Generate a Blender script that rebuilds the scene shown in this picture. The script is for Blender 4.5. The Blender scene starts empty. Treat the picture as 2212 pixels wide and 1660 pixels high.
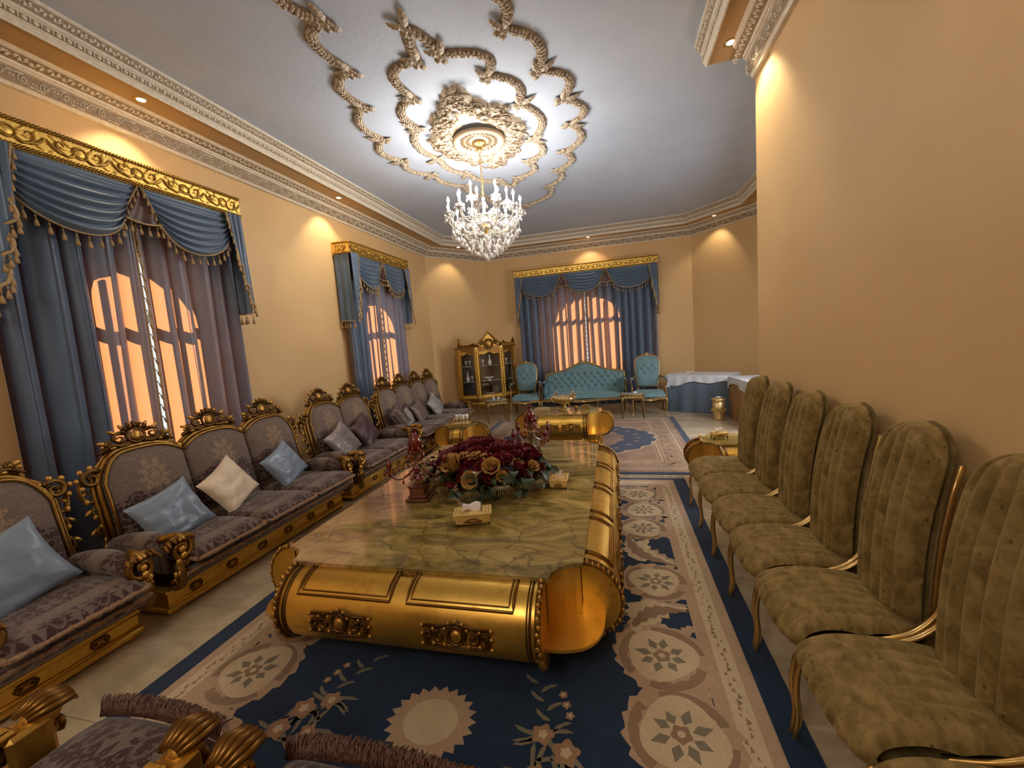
import bpy, math, random
from math import sin, cos, pi, sqrt, radians, atan2
from mathutils import Vector, Matrix, noise
random.seed(7)
SC = bpy.context.scene
COL = SC.collection
# ---------------------------------------------------------------- camera
def cam_setup():
    yaw, pitch, roll = 0.248119731, -0.101401873, -0.0743182643
    cy, sy, cp, sp = cos(yaw), sin(yaw), cos(pitch), sin(pitch)
    fwd = Vector((-sy*cp, cy*cp, sp)); right = Vector((cy, sy, 0)); up = right.cross(fwd)
    c, s = cos(roll), sin(roll)
    r2 = c*right + s*up; u2 = -s*right + c*up
    cd = bpy.data.cameras.new('camera'); co = bpy.data.objects.new('camera', cd); COL.objects.link(co)
    m = Matrix(((r2.x, u2.x, -fwd.x, 0), (r2.y, u2.y, -fwd.y, 0), (r2.z, u2.z, -fwd.z, 1.6), (0, 0, 0, 1)))
    co.matrix_world = m
    cd.sensor_width = 36; cd.lens = 891.79/2212*36; cd.clip_start = 0.02; cd.clip_end = 200
    SC.camera = co
cam_setup()
# ---------------------------------------------------------------- world, sun, exposure
SC.view_settings.view_transform = 'Standard'
SC.view_settings.look = 'None'
SC.view_settings.exposure = 0.72
SC.view_settings.gamma = 1.0
SC.view_settings.use_curve_mapping = False
W = bpy.data.worlds.new('world'); SC.world = W; W.use_nodes = True
W.node_tree.nodes['Background'].inputs[0].default_value = (0.86, 0.92, 1.0, 1)
W.node_tree.nodes['Background'].inputs[1].default_value = .75
def lamp(name, kind, energy, color, loc, direction=None, size=0.1, spot=None, blend=0.5):
    d = bpy.data.lights.new(name, kind); d.energy = energy; d.color = color
    if kind == 'SUN': d.angle = size
    elif kind in ('POINT', 'SPOT'): d.shadow_soft_size = size
    if kind == 'AREA': d.size = size
    if spot: d.spot_size = spot; d.spot_blend = blend
    o = bpy.data.objects.new(name, d); COL.objects.link(o); o.location = loc
    if direction is not None: o.rotation_euler = Vector(direction).to_track_quat('-Z', 'Y').to_euler()
    return o
lamp('sun_light', 'SUN', 24.0, (1.0, 0.84, 0.62), (-8, 14, 9), (0.60, -0.62, -0.40), 0.012)
# the rest of the hall lies behind the camera: an added, unseen fill light brightens the near furniture
lamp('rear_fill_light', 'POINT', 58.0, (1.0, 0.90, 0.76), (-1.3, -1.3, 3.1), None, 0.45)
# added area light, as daylight from an assumed alcove window on the right, unseen behind the corner of the near wall
al = lamp('assumed_alcove_daylight', 'AREA', 55.0, (0.95, 0.96, 1.0), (2.76, 5.82, 1.75), (-1, .15, -.55), 1.5)
# ---------------------------------------------------------------- mesh builder
class MB:
    def __init__(s): s.v = []; s.f = []; s.sm = []; s.uv = []; s.mi = []; s.m = 0
    def add(s, vs, fs, sm=True, uv=None):
        n = len(s.v); s.v += [tuple(v) for v in vs]; s.f += [tuple(i+n for i in f) for f in fs]
        s.sm += [sm]*len(fs); s.mi += [s.m]*len(fs)
        s.uv += list(uv) if uv else [(v[0], v[1]) for v in vs]
        return n
    def tf(s, n0, M):
        for i in range(n0, len(s.v)): s.v[i] = tuple(M @ Vector(s.v[i]))
    def box(s, x0, x1, y0, y1, z0, z1, b=0.0):
        if b <= 0:
            v = [(x, y, z) for x in (x0, x1) for y in (y0, y1) for z in (z0, z1)]
            return s.add(v, [(0,1,3,2),(4,6,7,5),(0,4,5,1),(2,3,7,6),(0,2,6,4),(1,5,7,3)], False)
        lo = (x0, y0, z0); hi = (x1, y1, z1); b = min(b, (x1-x0)/2.01, (y1-y0)/2.01, (z1-z0)/2.01)
        v = []; idx = {}
        for sx in (0, 1):
            for sy in (0, 1):
                for sz in (0, 1):
                    sg = (sx, sy, sz)
                    for a in range(3):
                        p = [0, 0, 0]
                        for k in range(3):
                            e = hi[k] if sg[k] else lo[k]
                            p[k] = e if k == a else e + (-b if sg[k] else b)
                        idx[(sx, sy, sz, a)] = len(v); v.append(p)
        f = []
        for a in range(3):
            o = [k for k in range(3) if k != a]
            for sa in (0, 1):
                q = []
                for (s1, s2) in ((0,0),(1,0),(1,1),(0,1)):
                    t = [0,0,0]; t[a] = sa; t[o[0]] = s1; t[o[1]] = s2; q.append(idx[(*t, a)])
                f.append(q)
            for s1 in (0, 1):
                for s2 in (0, 1):
                    t0 = [0,0,0]; t1 = [0,0,0]; t1[a] = 1
                    for t in (t0, t1): t[o[0]] = s1; t[o[1]] = s2
                    f.append((idx[(*t0, o[0])], idx[(*t1, o[0])], idx[(*t1, o[1])], idx[(*t0, o[1])]))
        for sx in (0,1):
            for sy in (0,1):
                for sz in (0,1): f.append((idx[(sx,sy,sz,0)], idx[(sx,sy,sz,1)], idx[(sx,sy,sz,2)]))
        return s.add(v, f, False)
    def surf(s, fn, nu, nv, cu=False, cv=False, uvfn=None, sm=True):
        NU = nu if cu else nu+1; NV = nv if cv else nv+1
        v = []; uv = []
        for i in range(NU):
            for j in range(NV):
                a, b = i/nu, j/nv; p = fn(a, b); v.append(tuple(p)); uv.append(uvfn(a, b) if uvfn else (p[0], p[1]))
        f = []
        for i in range(nu):
            for j in range(nv):
                i2, j2 = (i+1) % NU, (j+1) % NV
                f.append((i*NV+j, i2*NV+j, i2*NV+j2, i*NV+j2))
        return s.add(v, f, sm, uv)
    def tube(s, pts, r, n=6, closed=False, ry=None, up=None):
        P = [Vector(p) for p in pts]; N = len(P)
        if not hasattr(r, '__len__'): r = [r]*N
        T = []
        for i in range(N):
            a = P[(i-1) % N] if (closed or i > 0) else P[0]
            b = P[(i+1) % N] if (closed or i < N-1) else P[-1]
            t = (b-a); T.append(t.normalized() if t.length > 1e-9 else Vector((0,0,1)))
        u = Vector(up) if up else (Vector((0,0,1)) if abs(T[0].z) < .9 else Vector((1,0,0)))
        v = []
        for i in range(N):
            if up: u = Vector(up)
            u = u - T[i]*u.dot(T[i])
            if u.length < 1e-6: u = T[i].orthogonal()
            u.normalize(); w = T[i].cross(u)
            for k in range(n):
                a = 2*pi*k/n
                v.append(P[i] + w*(cos(a)*r[i]) + u*(sin(a)*r[i]*(ry if ry else 1)))
        f = []
        for i in range(N if closed else N-1):
            j = (i+1) % N
            for k in range(n): f.append((i*n+k, i*n+(k+1) % n, j*n+(k+1) % n, j*n+k))
        if not closed:
            f.append(tuple(range(n-1, -1, -1))); f.append(tuple((N-1)*n+k for k in range(n)))
        return s.add(v, f, True, [(p[0], p[2]) for p in v])
    def lathe(s, prof, n=12, c=(0,0,0), sx=1, sy=1):
        v = [(c[0]+r*cos(2*pi*k/n)*sx, c[1]+r*sin(2*pi*k/n)*sy, c[2]+z) for r, z in prof for k in range(n)]
        f = []
        for i in range(len(prof)-1):
            for k in range(n): f.append((i*n+k, i*n+(k+1) % n, (i+1)*n+(k+1) % n, (i+1)*n+k))
        if prof[0][0] > 1e-4: f.append(tuple(range(n-1, -1, -1)))
        if prof[-1][0] > 1e-4: f.append(tuple((len(prof)-1)*n+k for k in range(n)))
        return s.add(v, f, True)
    def ball(s, c, r, n=8, m=5):
        if not hasattr(r, '__len__'): r = (r, r, r)
        return s.surf(lambda a, b: (c[0]+r[0]*cos(2*pi*a)*sin(pi*b), c[1]+r[1]*sin(2*pi*a)*sin(pi*b), c[2]-r[2]*cos(pi*b)), n, m, cu=True)
    def prism(s, out, z0, z1, axis='z', sm=False):
        n = len(out)
        def P(a, b, c):
            return (a, b, c) if axis == 'z' else ((a, c, b) if axis == 'y' else (c, a, b))
        v = [P(a, b, z0) for a, b in out] + [P(a, b, z1) for a, b in out]
        f = [tuple(range(n-1, -1, -1)), tuple(range(n, 2*n))] + [(i, (i+1) % n, n+(i+1) % n, n+i) for i in range(n)]
        return s.add(v, f, sm)
    def dome(s, out, y0, thick, dome, c=None, rings=(1, .985, .93, .82, .65, .42, .18), uvo=(0, 0), fn=None, back=True):
        """padded panel in the xz plane, front towards -y; out = outline [(x,z)]"""
        n = len(out); cx = c[0] if c else sum(p[0] for p in out)/n; cz = c[1] if c else sum(p[1] for p in out)/n
        v = [(x, y0, z) for x, z in out]
        for k, r in enumerate(rings):
            t = (1-r**4)
            for x, z in out:
                X = cx+(x-cx)*r; Z = cz+(z-cz)*r
                h = thick*(.75 if k == 0 else 1) + dome*t
                if fn: h += fn(X, Z, r)
                v.append((X, y0-h, Z))
        v.append((cx, y0-(thick+dome+(fn(cx, cz, 0) if fn else 0)), cz))
        R = len(rings); f = []
        for k in range(R):
            for i in range(n): f.append((k*n+i, k*n+(i+1) % n, (k+1)*n+(i+1) % n, (k+1)*n+i))
        for i in range(n): f.append((R*n+i, R*n+(i+1) % n, (R+1)*n))
        if back: f.append(tuple(range(n-1, -1, -1)))
        return s.add(v, f, True, [(p[0]-uvo[0], p[2]-uvo[1]) for p in v])
    def pad(s, x0, x1, y0, y1, z0, z1, p=4.0, nu=20, nv=10, fn=None):
        """rounded cushion (superellipsoid)"""
        c = ((x0+x1)/2, (y0+y1)/2, (z0+z1)/2); h = ((x1-x0)/2, (y1-y0)/2, (z1-z0)/2)
        e = 2.0/p
        sg = lambda q, k: (1 if q >= 0 else -1)*abs(q)**k
        def g(a, b):
            th = 2*pi*a+pi/4; ph = pi*(b-.5)
            cph = sg(cos(ph), .55); X = h[0]*sg(cos(th), e)*cph; Y = h[1]*sg(sin(th), e)*cph; Z = h[2]*sg(sin(ph), .7)
            X = max(-h[0], min(h[0], X*1.0)); q = [c[0]+X, c[1]+Y, c[2]+Z]
            if fn: q = fn(q)
            return q
        return s.surf(g, nu, nv, cu=True)
    def build(s, name, mats, parent=None, loc=None, rz=None):
        me = bpy.data.meshes.new(name); me.from_pydata(s.v, [], s.f)
        me.polygons.foreach_set('use_smooth', s.sm)
        if not isinstance(mats, (list, tuple)): mats = [mats]
        for m in mats: me.materials.append(m)
        if len(mats) > 1: me.polygons.foreach_set('material_index', s.mi)
        at = me.attributes.new('uvd', 'FLOAT2', 'POINT')
        at.data.foreach_set('vector', [q for u in s.uv for q in u[:2]])
        me.update()
        o = bpy.data.objects.new(name, me); COL.objects.link(o)
        if parent: o.parent = parent
        if loc: o.location = loc
        if rz: o.rotation_euler.z = rz
        return o
def tag(o, label=None, cat=None, group=None, kind=None):
    if label: o['label'] = label
    if cat: o['category'] = cat
    if group: o['group'] = group
    if kind: o['kind'] = kind
    return o
def empty(name, loc, rz=0, label=None, cat=None, group=None, kind=None):
    o = bpy.data.objects.new(name, None); COL.objects.link(o); o.location = loc; o.rotation_euler = (0, 0, rz)
    o.empty_display_size = .1
    return tag(o, label, cat, group, kind)
def dup(o, parent=None, loc=None, rot=None, scale=None):
    c = o.copy(); COL.objects.link(c)
    if parent is not None: c.parent = parent
    if loc is not None: c.location = loc
    if rot is not None: c.rotation_euler = rot
    if scale is not None: c.scale = scale if hasattr(scale, '__len__') else (scale,)*3
    return c
def kids(o): return [c for c in bpy.data.objects if c.parent == o]
def copy_tree(o, parent=None, loc=None, rz=None, label=None):
    c = o.copy(); COL.objects.link(c); c.parent = parent
    if loc is not None: c.location = loc
    if rz is not None: c.rotation_euler.z = rz
    if label: c['label'] = label
    for ch in kids(o):
        copy_tree(ch, c)
    return c
def spiral(cx, cz, r0, r1, a0, turns, n=14, y=0):
    return [(cx+(r0+(r1-r0)*k/n)*cos(a0+turns*2*pi*k/n), y, cz+(r0+(r1-r0)*k/n)*sin(a0+turns*2*pi*k/n)) for k in range(n+1)]
def bez(p0, p1, p2, n=8):
    p0, p1, p2 = Vector(p0), Vector(p1), Vector(p2)
    return [p0*(1-t)**2 + p1*2*t*(1-t) + p2*t*t for t in [k/n for k in range(n+1)]]
def cr(pts, n=6, closed=False):
    P = [Vector(p) for p in pts]; N = len(P); out = []
    for i in range(N if closed else N-1):
        a = P[i-1] if (closed or i > 0) else P[i]; b = P[i]; c = P[(i+1) % N]
        d = P[(i+2) % N] if (closed or i+2 < N) else c
        for k in range(n):
            t = k/n
            out.append(.5*((2*b)+(c-a)*t+(2*a-5*b+4*c-d)*t*t+(3*b-a-3*c+d)*t**3))
    if not closed: out.append(P[-1])
    return out
# ---------------------------------------------------------------- materials
def nt(name):
    m = bpy.data.materials.new(name); m.use_nodes = True
    t = m.node_tree; return m, t, t.nodes['Principled BSDF'], t.nodes['Material Output']
class NW:
    """small node helper"""
    def __init__(s, t): s.t = t
    def n(s, k, **kw):
        x = s.t.nodes.new(k)
        for a, b in kw.items(): setattr(x, a, b)
        return x
    def val(s, x, i, v):
        if hasattr(v, 'is_output'): s.t.links.new(v, x.inputs[i])
        elif isinstance(v, bpy.types.Node): s.t.links.new(v.outputs[0], x.inputs[i])
        else: x.inputs[i].default_value = v
    def m(s, op, a, b=0.0, c=0.0, clamp=False):
        x = s.n('ShaderNodeMath', operation=op, use_clamp=clamp); s.val(x, 0, a); s.val(x, 1, b); s.val(x, 2, c); return x.outputs[0]
    def ramp(s, f, stops, interp='LINEAR'):
        x = s.n('ShaderNodeValToRGB'); x.color_ramp.interpolation = interp
        e = x.color_ramp.elements
        while len(e) < len(stops): e.new(.5)
        for q, (p, c) in zip(e, stops):
            q.position = p; q.color = (*c, 1) if hasattr(c, '__len__') else (c, c, c, 1)
        s.val(x, 0, f); return x.outputs[0]
    def mix(s, f, a, b, mode='MIX'):
        x = s.n('ShaderNodeMix', data_type='RGBA', blend_type=mode)
        s.val(x, 0, f)
        for i, q in ((6, a), (7, b)):
            if isinstance(q, tuple): x.inputs[i].default_value = (*q, 1)[:4]
            else: s.val(x, i, q)
        return x.outputs[2]
    def coord(s, out='Object', scale=(1, 1, 1), attr=None):
        if attr: c = s.n('ShaderNodeAttribute', attribute_name=attr).outputs['Vector']
        else: c = s.n('ShaderNodeTexCoord').outputs[out]
        mp = s.n('ShaderNodeMapping'); mp.inputs['Scale'].default_value = scale; s.val(mp, 0, c); return mp.outputs[0]
    def noise(s, v, scale, detail=4, rough=.55, dist=0):
        x = s.n('ShaderNodeTexNoise'); s.val(x, 'Vector', v); x.inputs['Scale'].default_value = scale
        x.inputs['Detail'].default_value = detail; x.inputs['Roughness'].default_value = rough; x.inputs['Distortion'].default_value = dist
        return x.outputs[0]
    def vor(s, v, scale, feat='F1', out=0, rnd=1.0):
        x = s.n('ShaderNodeTexVoronoi', feature=feat); s.val(x, 'Vector', v); x.inputs['Scale'].default_value = scale
        x.inputs['Randomness'].default_value = rnd; return x.outputs[out]
    def bump(s, h, strength, dist, bsdf):
        x = s.n('ShaderNodeBump'); x.inputs['Strength'].default_value = strength; x.inputs['Distance'].default_value = dist
        s.val(x, 'Height', h); s.val(bsdf, 'Normal', x.outputs[0])
def simple(name, c1, c2=None, rough=.5, metal=0.0, nscale=6, bump=None, sheen=0, spec=None, coat=0, wear=None):
    m, t, b, o = nt(name); w = NW(t)
    co = w.coord()
    b.inputs['Roughness'].default_value = rough; b.inputs['Metallic'].default_value = metal
    b.inputs['Base Color'].default_value = (*c1, 1)
    if c2:
        nn = w.noise(co, nscale); col = w.ramp(nn, [(.32, c1), (.68, c2)]); 
        if wear:
            n2 = w.noise(co, wear[0], 6, .7); col = w.mix(w.ramp(n2, [(wear[1], 0.0), (wear[1]+.06, 1.0)]), col, wear[2])
        w.val(b, 'Base Color', col)
    if bump: w.bump(w.noise(co, bump[0], 3), bump[1], bump[2], b)
    if sheen: b.inputs['Sheen Weight'].default_value = sheen; b.inputs['Sheen Roughness'].default_value = .4; b.inputs['Sheen Tint'].default_value = (*[min(1, x*2.2+.1) for x in (c2 or c1)], 1)
    if spec is not None: b.inputs['Specular IOR Level'].default_value = spec
    if coat: b.inputs['Coat Weight'].default_value = coat; b.inputs['Coat Roughness'].default_value = .08
    return m
M = {}
M['wall'] = simple('wall_paint', (.63, .425, .205), (.67, .455, .225), .62, bump=(90, .12, .004), nscale=1.3)
M['ceil'] = simple('ceiling_plaster', (.46, .53, .66), (.50, .575, .71), .8, bump=(26, .25, .01), nscale=2.0)
M['soffit'] = simple('soffit_paint', (.42, .27, .12), (.46, .30, .14), .6, nscale=2)
M['cream'] = simple('cornice_cream', (.60, .54, .44), (.72, .67, .57), .5, nscale=30, bump=(60, .2, .004))
M['creamdark'] = simple('cornice_recess', (.22, .155, .095), (.34, .26, .17), .6, nscale=40, bump=(80, .6, .006))  # brown ground paints in the shadow behind the raised cream relief
def goldmat(name, c1, c2, dark, rough, sc=14, bumps=.25, pt=True):
    m, t, b, o = nt(name); w = NW(t); co = w.coord()
    n1 = w.noise(co, sc, 5, .6); col = w.ramp(n1, [(.3, c1), (.7, c2)])
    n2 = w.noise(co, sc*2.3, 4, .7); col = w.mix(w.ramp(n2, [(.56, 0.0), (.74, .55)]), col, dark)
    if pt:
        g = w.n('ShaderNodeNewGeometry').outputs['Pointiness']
        col = w.mix(w.ramp(g, [(.40, .9), (.49, 0.0)]), col, dark)  # crevice shade mixed into the gilt colour by pointiness
    w.val(b, 'Base Color', col); b.inputs['Metallic'].default_value = .82
    w.val(b, 'Roughness', w.ramp(n2, [(.3, rough), (.7, rough+.18)]))
    w.bump(w.noise(co, sc*5, 4, .6), bumps, .004, b); return m
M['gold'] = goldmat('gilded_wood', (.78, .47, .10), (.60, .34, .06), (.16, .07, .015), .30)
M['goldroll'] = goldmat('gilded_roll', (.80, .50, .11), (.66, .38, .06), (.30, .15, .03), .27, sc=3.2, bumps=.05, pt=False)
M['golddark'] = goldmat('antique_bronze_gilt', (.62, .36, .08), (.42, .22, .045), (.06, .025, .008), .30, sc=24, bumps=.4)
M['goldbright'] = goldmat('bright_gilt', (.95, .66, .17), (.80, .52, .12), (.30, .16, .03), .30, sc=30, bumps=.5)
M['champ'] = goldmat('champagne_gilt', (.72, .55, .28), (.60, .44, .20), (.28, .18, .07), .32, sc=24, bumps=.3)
M['brass'] = simple('satin_brass', (.62, .42, .17), (.52, .34, .12), .32, .9, nscale=5)
def plaster():
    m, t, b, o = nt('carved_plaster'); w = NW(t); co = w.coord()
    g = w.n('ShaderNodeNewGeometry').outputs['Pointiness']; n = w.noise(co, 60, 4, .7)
    col = w.mix(w.ramp(n, [(.35, 0.0), (.7, .7)]), (.62, .55, .44), (.30, .22, .14)); col = w.mix(w.ramp(g, [(.42, .9), (.50, 0.0)]), col, (.22, .15, .09))  # pointiness paints the shaded recesses of the carving into the colour
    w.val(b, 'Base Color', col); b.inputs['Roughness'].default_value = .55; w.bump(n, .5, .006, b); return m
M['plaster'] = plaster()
M['dark'] = simple('dark_core', (.02, .012, .008), rough=.7)
M['tissuebox'] = simple('cream_gilt_metal', (.80, .58, .22), (.70, .48, .16), .35, .35, nscale=20)
M['white'] = simple('white_tissue', (.80, .78, .80), rough=.8)
M['wood'] = simple('dark_red_wood', (.12, .035, .018), (.18, .06, .03), .3, nscale=12, coat=.3)
M['redglass'] = simple('ruby_glass', (.17, .006, .006), (.30, .015, .012), .08, spec=.9, coat=.6); 
M['redglass'].node_tree.nodes['Principled BSDF'].inputs['Transmission Weight'].default_value = .45
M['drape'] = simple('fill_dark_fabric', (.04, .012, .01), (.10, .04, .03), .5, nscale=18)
M['trim'] = simple('gold_braid', (.36, .24, .11), (.52, .38, .20), .55, .15, nscale=160, bump=(220, .9, .003))
M['tassel'] = simple('tassel_thread', (.30, .19, .08), (.44, .30, .15), .6, .1, nscale=120, bump=(240, .8, .002))
M['fringe'] = simple('fringe_brown', (.16, .085, .05), (.40, .25, .13), .6, nscale=120, bump=(160, 1.0, .005))
M['fringedark'] = simple('fringe_burgundy', (.09, .035, .025), (.24, .12, .075), .6, nscale=90, bump=(160, 1.0, .005))
M['teal'] = simple('teal_velvet', (.105, .205, .235), (.135, .25, .28), .6, nscale=9, sheen=.3, bump=(140, .15, .002))
M['blueskirt'] = simple('blue_skirt_cloth', (.085, .12, .17), (.10, .14, .20), .7, nscale=4)
M['brownskirt'] = simple('brown_skirt_cloth', (.27, .15, .055), (.33, .19, .07), .6, nscale=4)
M['gauze'] = simple('white_gauze', (.50, .55, .60), (.62, .66, .70), .8, nscale=60, bump=(200, .6, .003))
M['leaf'] = simple('dark_green_leaf', (.014, .030, .008), (.035, .06, .016), .45, nscale=14)
M['leafgold'] = simple('bronze_leaf', (.10, .06, .02), (.24, .16, .05), .4, .2, nscale=20)
M['rosered'] = simple('burgundy_velvet_rose', (.10, .003, .010), (.20, .008, .020), .55, nscale=20, sheen=.08)
M['rosegold'] = simple('old_gold_rose', (.36, .19, .05), (.55, .33, .10), .45, nscale=24, sheen=.3)
M['shelfglass'] = simple('shelf_glass', (.35, .42, .42), rough=.1, spec=.8)
M['tile_groove'] = simple('tile_groove', (.16, .12, .08), rough=.8)
def emis(name, c, s):
    m, t, b, o = nt(name); b.inputs['Base Color'].default_value = (0, 0, 0, 1)
    b.inputs['Emission Color'].default_value = (*c, 1); b.inputs['Emission Strength'].default_value = s; return m
M['bulb'] = emis('candle_bulb_glow', (1.0, .91, .80), 330)
M['lens'] = emis('downlight_lens', (1.0, .80, .55), 9)
def crystal():
    m, t, b, o = nt('crystal'); b.inputs['Base Color'].default_value = (.97, .97, .97, 1)
    b.inputs['Roughness'].default_value = .06; b.inputs['Transmission Weight'].default_value = .15; b.inputs['IOR'].default_value = 1.5
    b.inputs['Specular IOR Level'].default_value = .8
    return m
M['crystal'] = crystal()
def glass():
    m, t, b, o = nt('window_glass'); w = NW(t)
    tr = w.n('ShaderNodeBsdfTransparent'); gl = w.n('ShaderNodeBsdfGlossy'); gl.inputs['Roughness'].default_value = .02
    mx = w.n('ShaderNodeMixShader'); mx.inputs[0].default_value = .07
    t.links.new(tr.outputs[0], mx.inputs[1]); t.links.new(gl.outputs[0], mx.inputs[2]); t.links.new(mx.outputs[0], o.inputs[0]); return m
M['glass'] = glass()
def curtain(name, c1, c2, trans, amount, scale=3):
    m, t, b, o = nt(name); w = NW(t); co = w.coord()
    n = w.noise(co, scale, 3); w.val(b, 'Base Color', w.ramp(n, [(.3, c1), (.7, c2)]))
    b.inputs['Roughness'].default_value = .42; b.inputs['Sheen Weight'].default_value = .25; b.inputs['Specular IOR Level'].default_value = .45
    w.bump(w.noise(w.coord(scale=(1, 1, .25)), 90, 3), .12, .003, b)
    tl = w.n('ShaderNodeBsdfTranslucent'); tl.inputs[0].default_value = (*trans, 1)
    mx = w.n('ShaderNodeMixShader'); mx.inputs[0].default_value = amount
    t.links.new(b.outputs[0], mx.inputs[1]); t.links.new(tl.outputs[0], mx.inputs[2]); t.links.new(mx.outputs[0], o.inputs[0]); return m
M['curtain'] = curtain('blue_satin_curtain', (.068, .122, .205), (.088, .15, .24), (1.0, .40, .17), .13)
M['swag'] = curtain('blue_satin_swag', (.070, .115, .185), (.092, .145, .225), (.3, .2, .2), .0)
def damask(name, mode):
    m, t, b, o = nt(name); w = NW(t)
    uv = w.coord(attr='uvd'); sp = w.n('ShaderNodeSeparateXYZ'); w.val(sp, 0, uv); u, v = sp.outputs[0], sp.outputs[1]
    ua = w.m('ABSOLUTE', u)
    def comb(a, c):
        x = w.n('ShaderNodeCombineXYZ'); w.val(x, 0, a); w.val(x, 1, c); return x.outputs[0]
    base_n = w.noise(uv, 220, 2); base = w.ramp(base_n, [(.35, (.095, .070, .057)), (.65, (.165, .125, .105))])
    # palmettes on a half-drop lattice, mirrored about the middle of each seat
    big = mode == 'seat'
    PX, PY, RR = (.075, .088, .074) if not big else (.092, .10, .088)
    def palm(a, c, R, k, ph):
        r = w.m('SQRT', w.m('ADD', w.m('MULTIPLY', a, a), w.m('MULTIPLY', w.m('MULTIPLY', c, c), .72)))
        th = w.m('ARCTAN2', c, a)
        lim = w.m('MULTIPLY', w.m('ADD', .50, w.m('MULTIPLY', w.m('ABSOLUTE', w.m('COSINE', w.m('ADD', w.m('MULTIPLY', th, k), ph))), .50)), R)
        q = w.m('DIVIDE', r, lim)
        inside = w.ramp(q, [(.90, 1.0), (.97, 0.0)])
        hole = w.ramp(w.m('ABSOLUTE', w.m('SUBTRACT', r, R*.36)), [(.0025, 1.0), (.005, 0.0)])
        return w.m('MULTIPLY', inside, w.m('SUBTRACT', 1.0, hole))
    def lattice(du, dv, R, k):
        a = w.m('PINGPONG', w.m('ADD', ua, du), PX); c = w.m('PINGPONG', w.m('ADD', v, dv), PY)
        return palm(a, c, R, k, .3)
    wob = w.m('MULTIPLY', w.m('SUBTRACT', w.noise(comb(ua, v), 38, 2), .5), .02); 
    pal = w.m('MAXIMUM', lattice(0.0, 0.0, RR, 3.5), lattice(PX, PY, RR*.86, 4.5))
    dots = w.ramp(w.vor(comb(ua, v), 60 if not big else 46, rnd=.9), [(.40, 1.0), (.46, 0.0)])
    pal = w.m('MULTIPLY', pal, w.m('MAXIMUM', dots, w.ramp(w.noise(comb(ua, v), 60, 2), [(.40, 0.0), (.46, 1.0)])))
    scroll = w.noise(comb(ua, v), 26, 1, .5, 1.6); sm = w.ramp(scroll, [(.47, 0.0), (.50, 1.0), (.54, 1.0), (.57, 0.0)])
    if mode == 'back':
        zn = w.m('SUBTRACT', v, w.m('MULTIPLY', w.m('PINGPONG', ua, .14), .5))
        zone = w.ramp(zn, [(.05, 0.0), (.09, 1.0), (.33, 1.0), (.345, 0.0)])
        d = w.m('MULTIPLY', pal, zone)
        g1 = w.m('MULTIPLY', palm(ua, w.m('SUBTRACT', v, .48), .115, 4.5, .9), w.ramp(w.noise(comb(ua, v), 70, 2), [(.42, 0.0), (.5, 1.0)]))
        g2 = w.m('MULTIPLY', w.m('MULTIPLY', sm, .5), w.ramp(v, [(.36, 0.0), (.42, 1.0)]))
        g = w.m('MAXIMUM', g1, g2)
    else:
        zn = w.m('PINGPONG', w.m('ADD', v, .02), .20)
        zone = w.ramp(w.m('ADD', zn, w.m('MULTIPLY', w.noise(uv, 7, 1), .08)), [(.075, 0.0), (.095, 1.0)])
        d = w.m('MULTIPLY', pal, zone)
        g = w.m('MULTIPLY', w.m('MAXIMUM', w.m('MULTIPLY', palm(ua, w.m('SUBTRACT', v, .19), .11, 5.5, .9), .9), w.m('MULTIPLY', sm, .5)), w.m('SUBTRACT', 1.0, zone))
    col = w.mix(g, base, (.27, .18, .11)); col = w.mix(d, col, (.040, .010, .011))
    w.val(b, 'Base Color', col); b.inputs['Roughness'].default_value = .75
    b.inputs['Sheen Weight'].default_value = .25; b.inputs['Specular IOR Level'].default_value = .25
    w.bump(w.m('ADD', w.m('MULTIPLY', d, .8), w.m('MULTIPLY', base_n, .5)), .5, .004, b); return m
M['armgilt'] = simple('pale_gilt_arm', (.85, .74, .52), (.9, .8, .6), .25, .6, nscale=30)
M['dback'] = damask('damask_back', 'back'); M['dseat'] = damask('damask_seat', 'seat')
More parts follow.
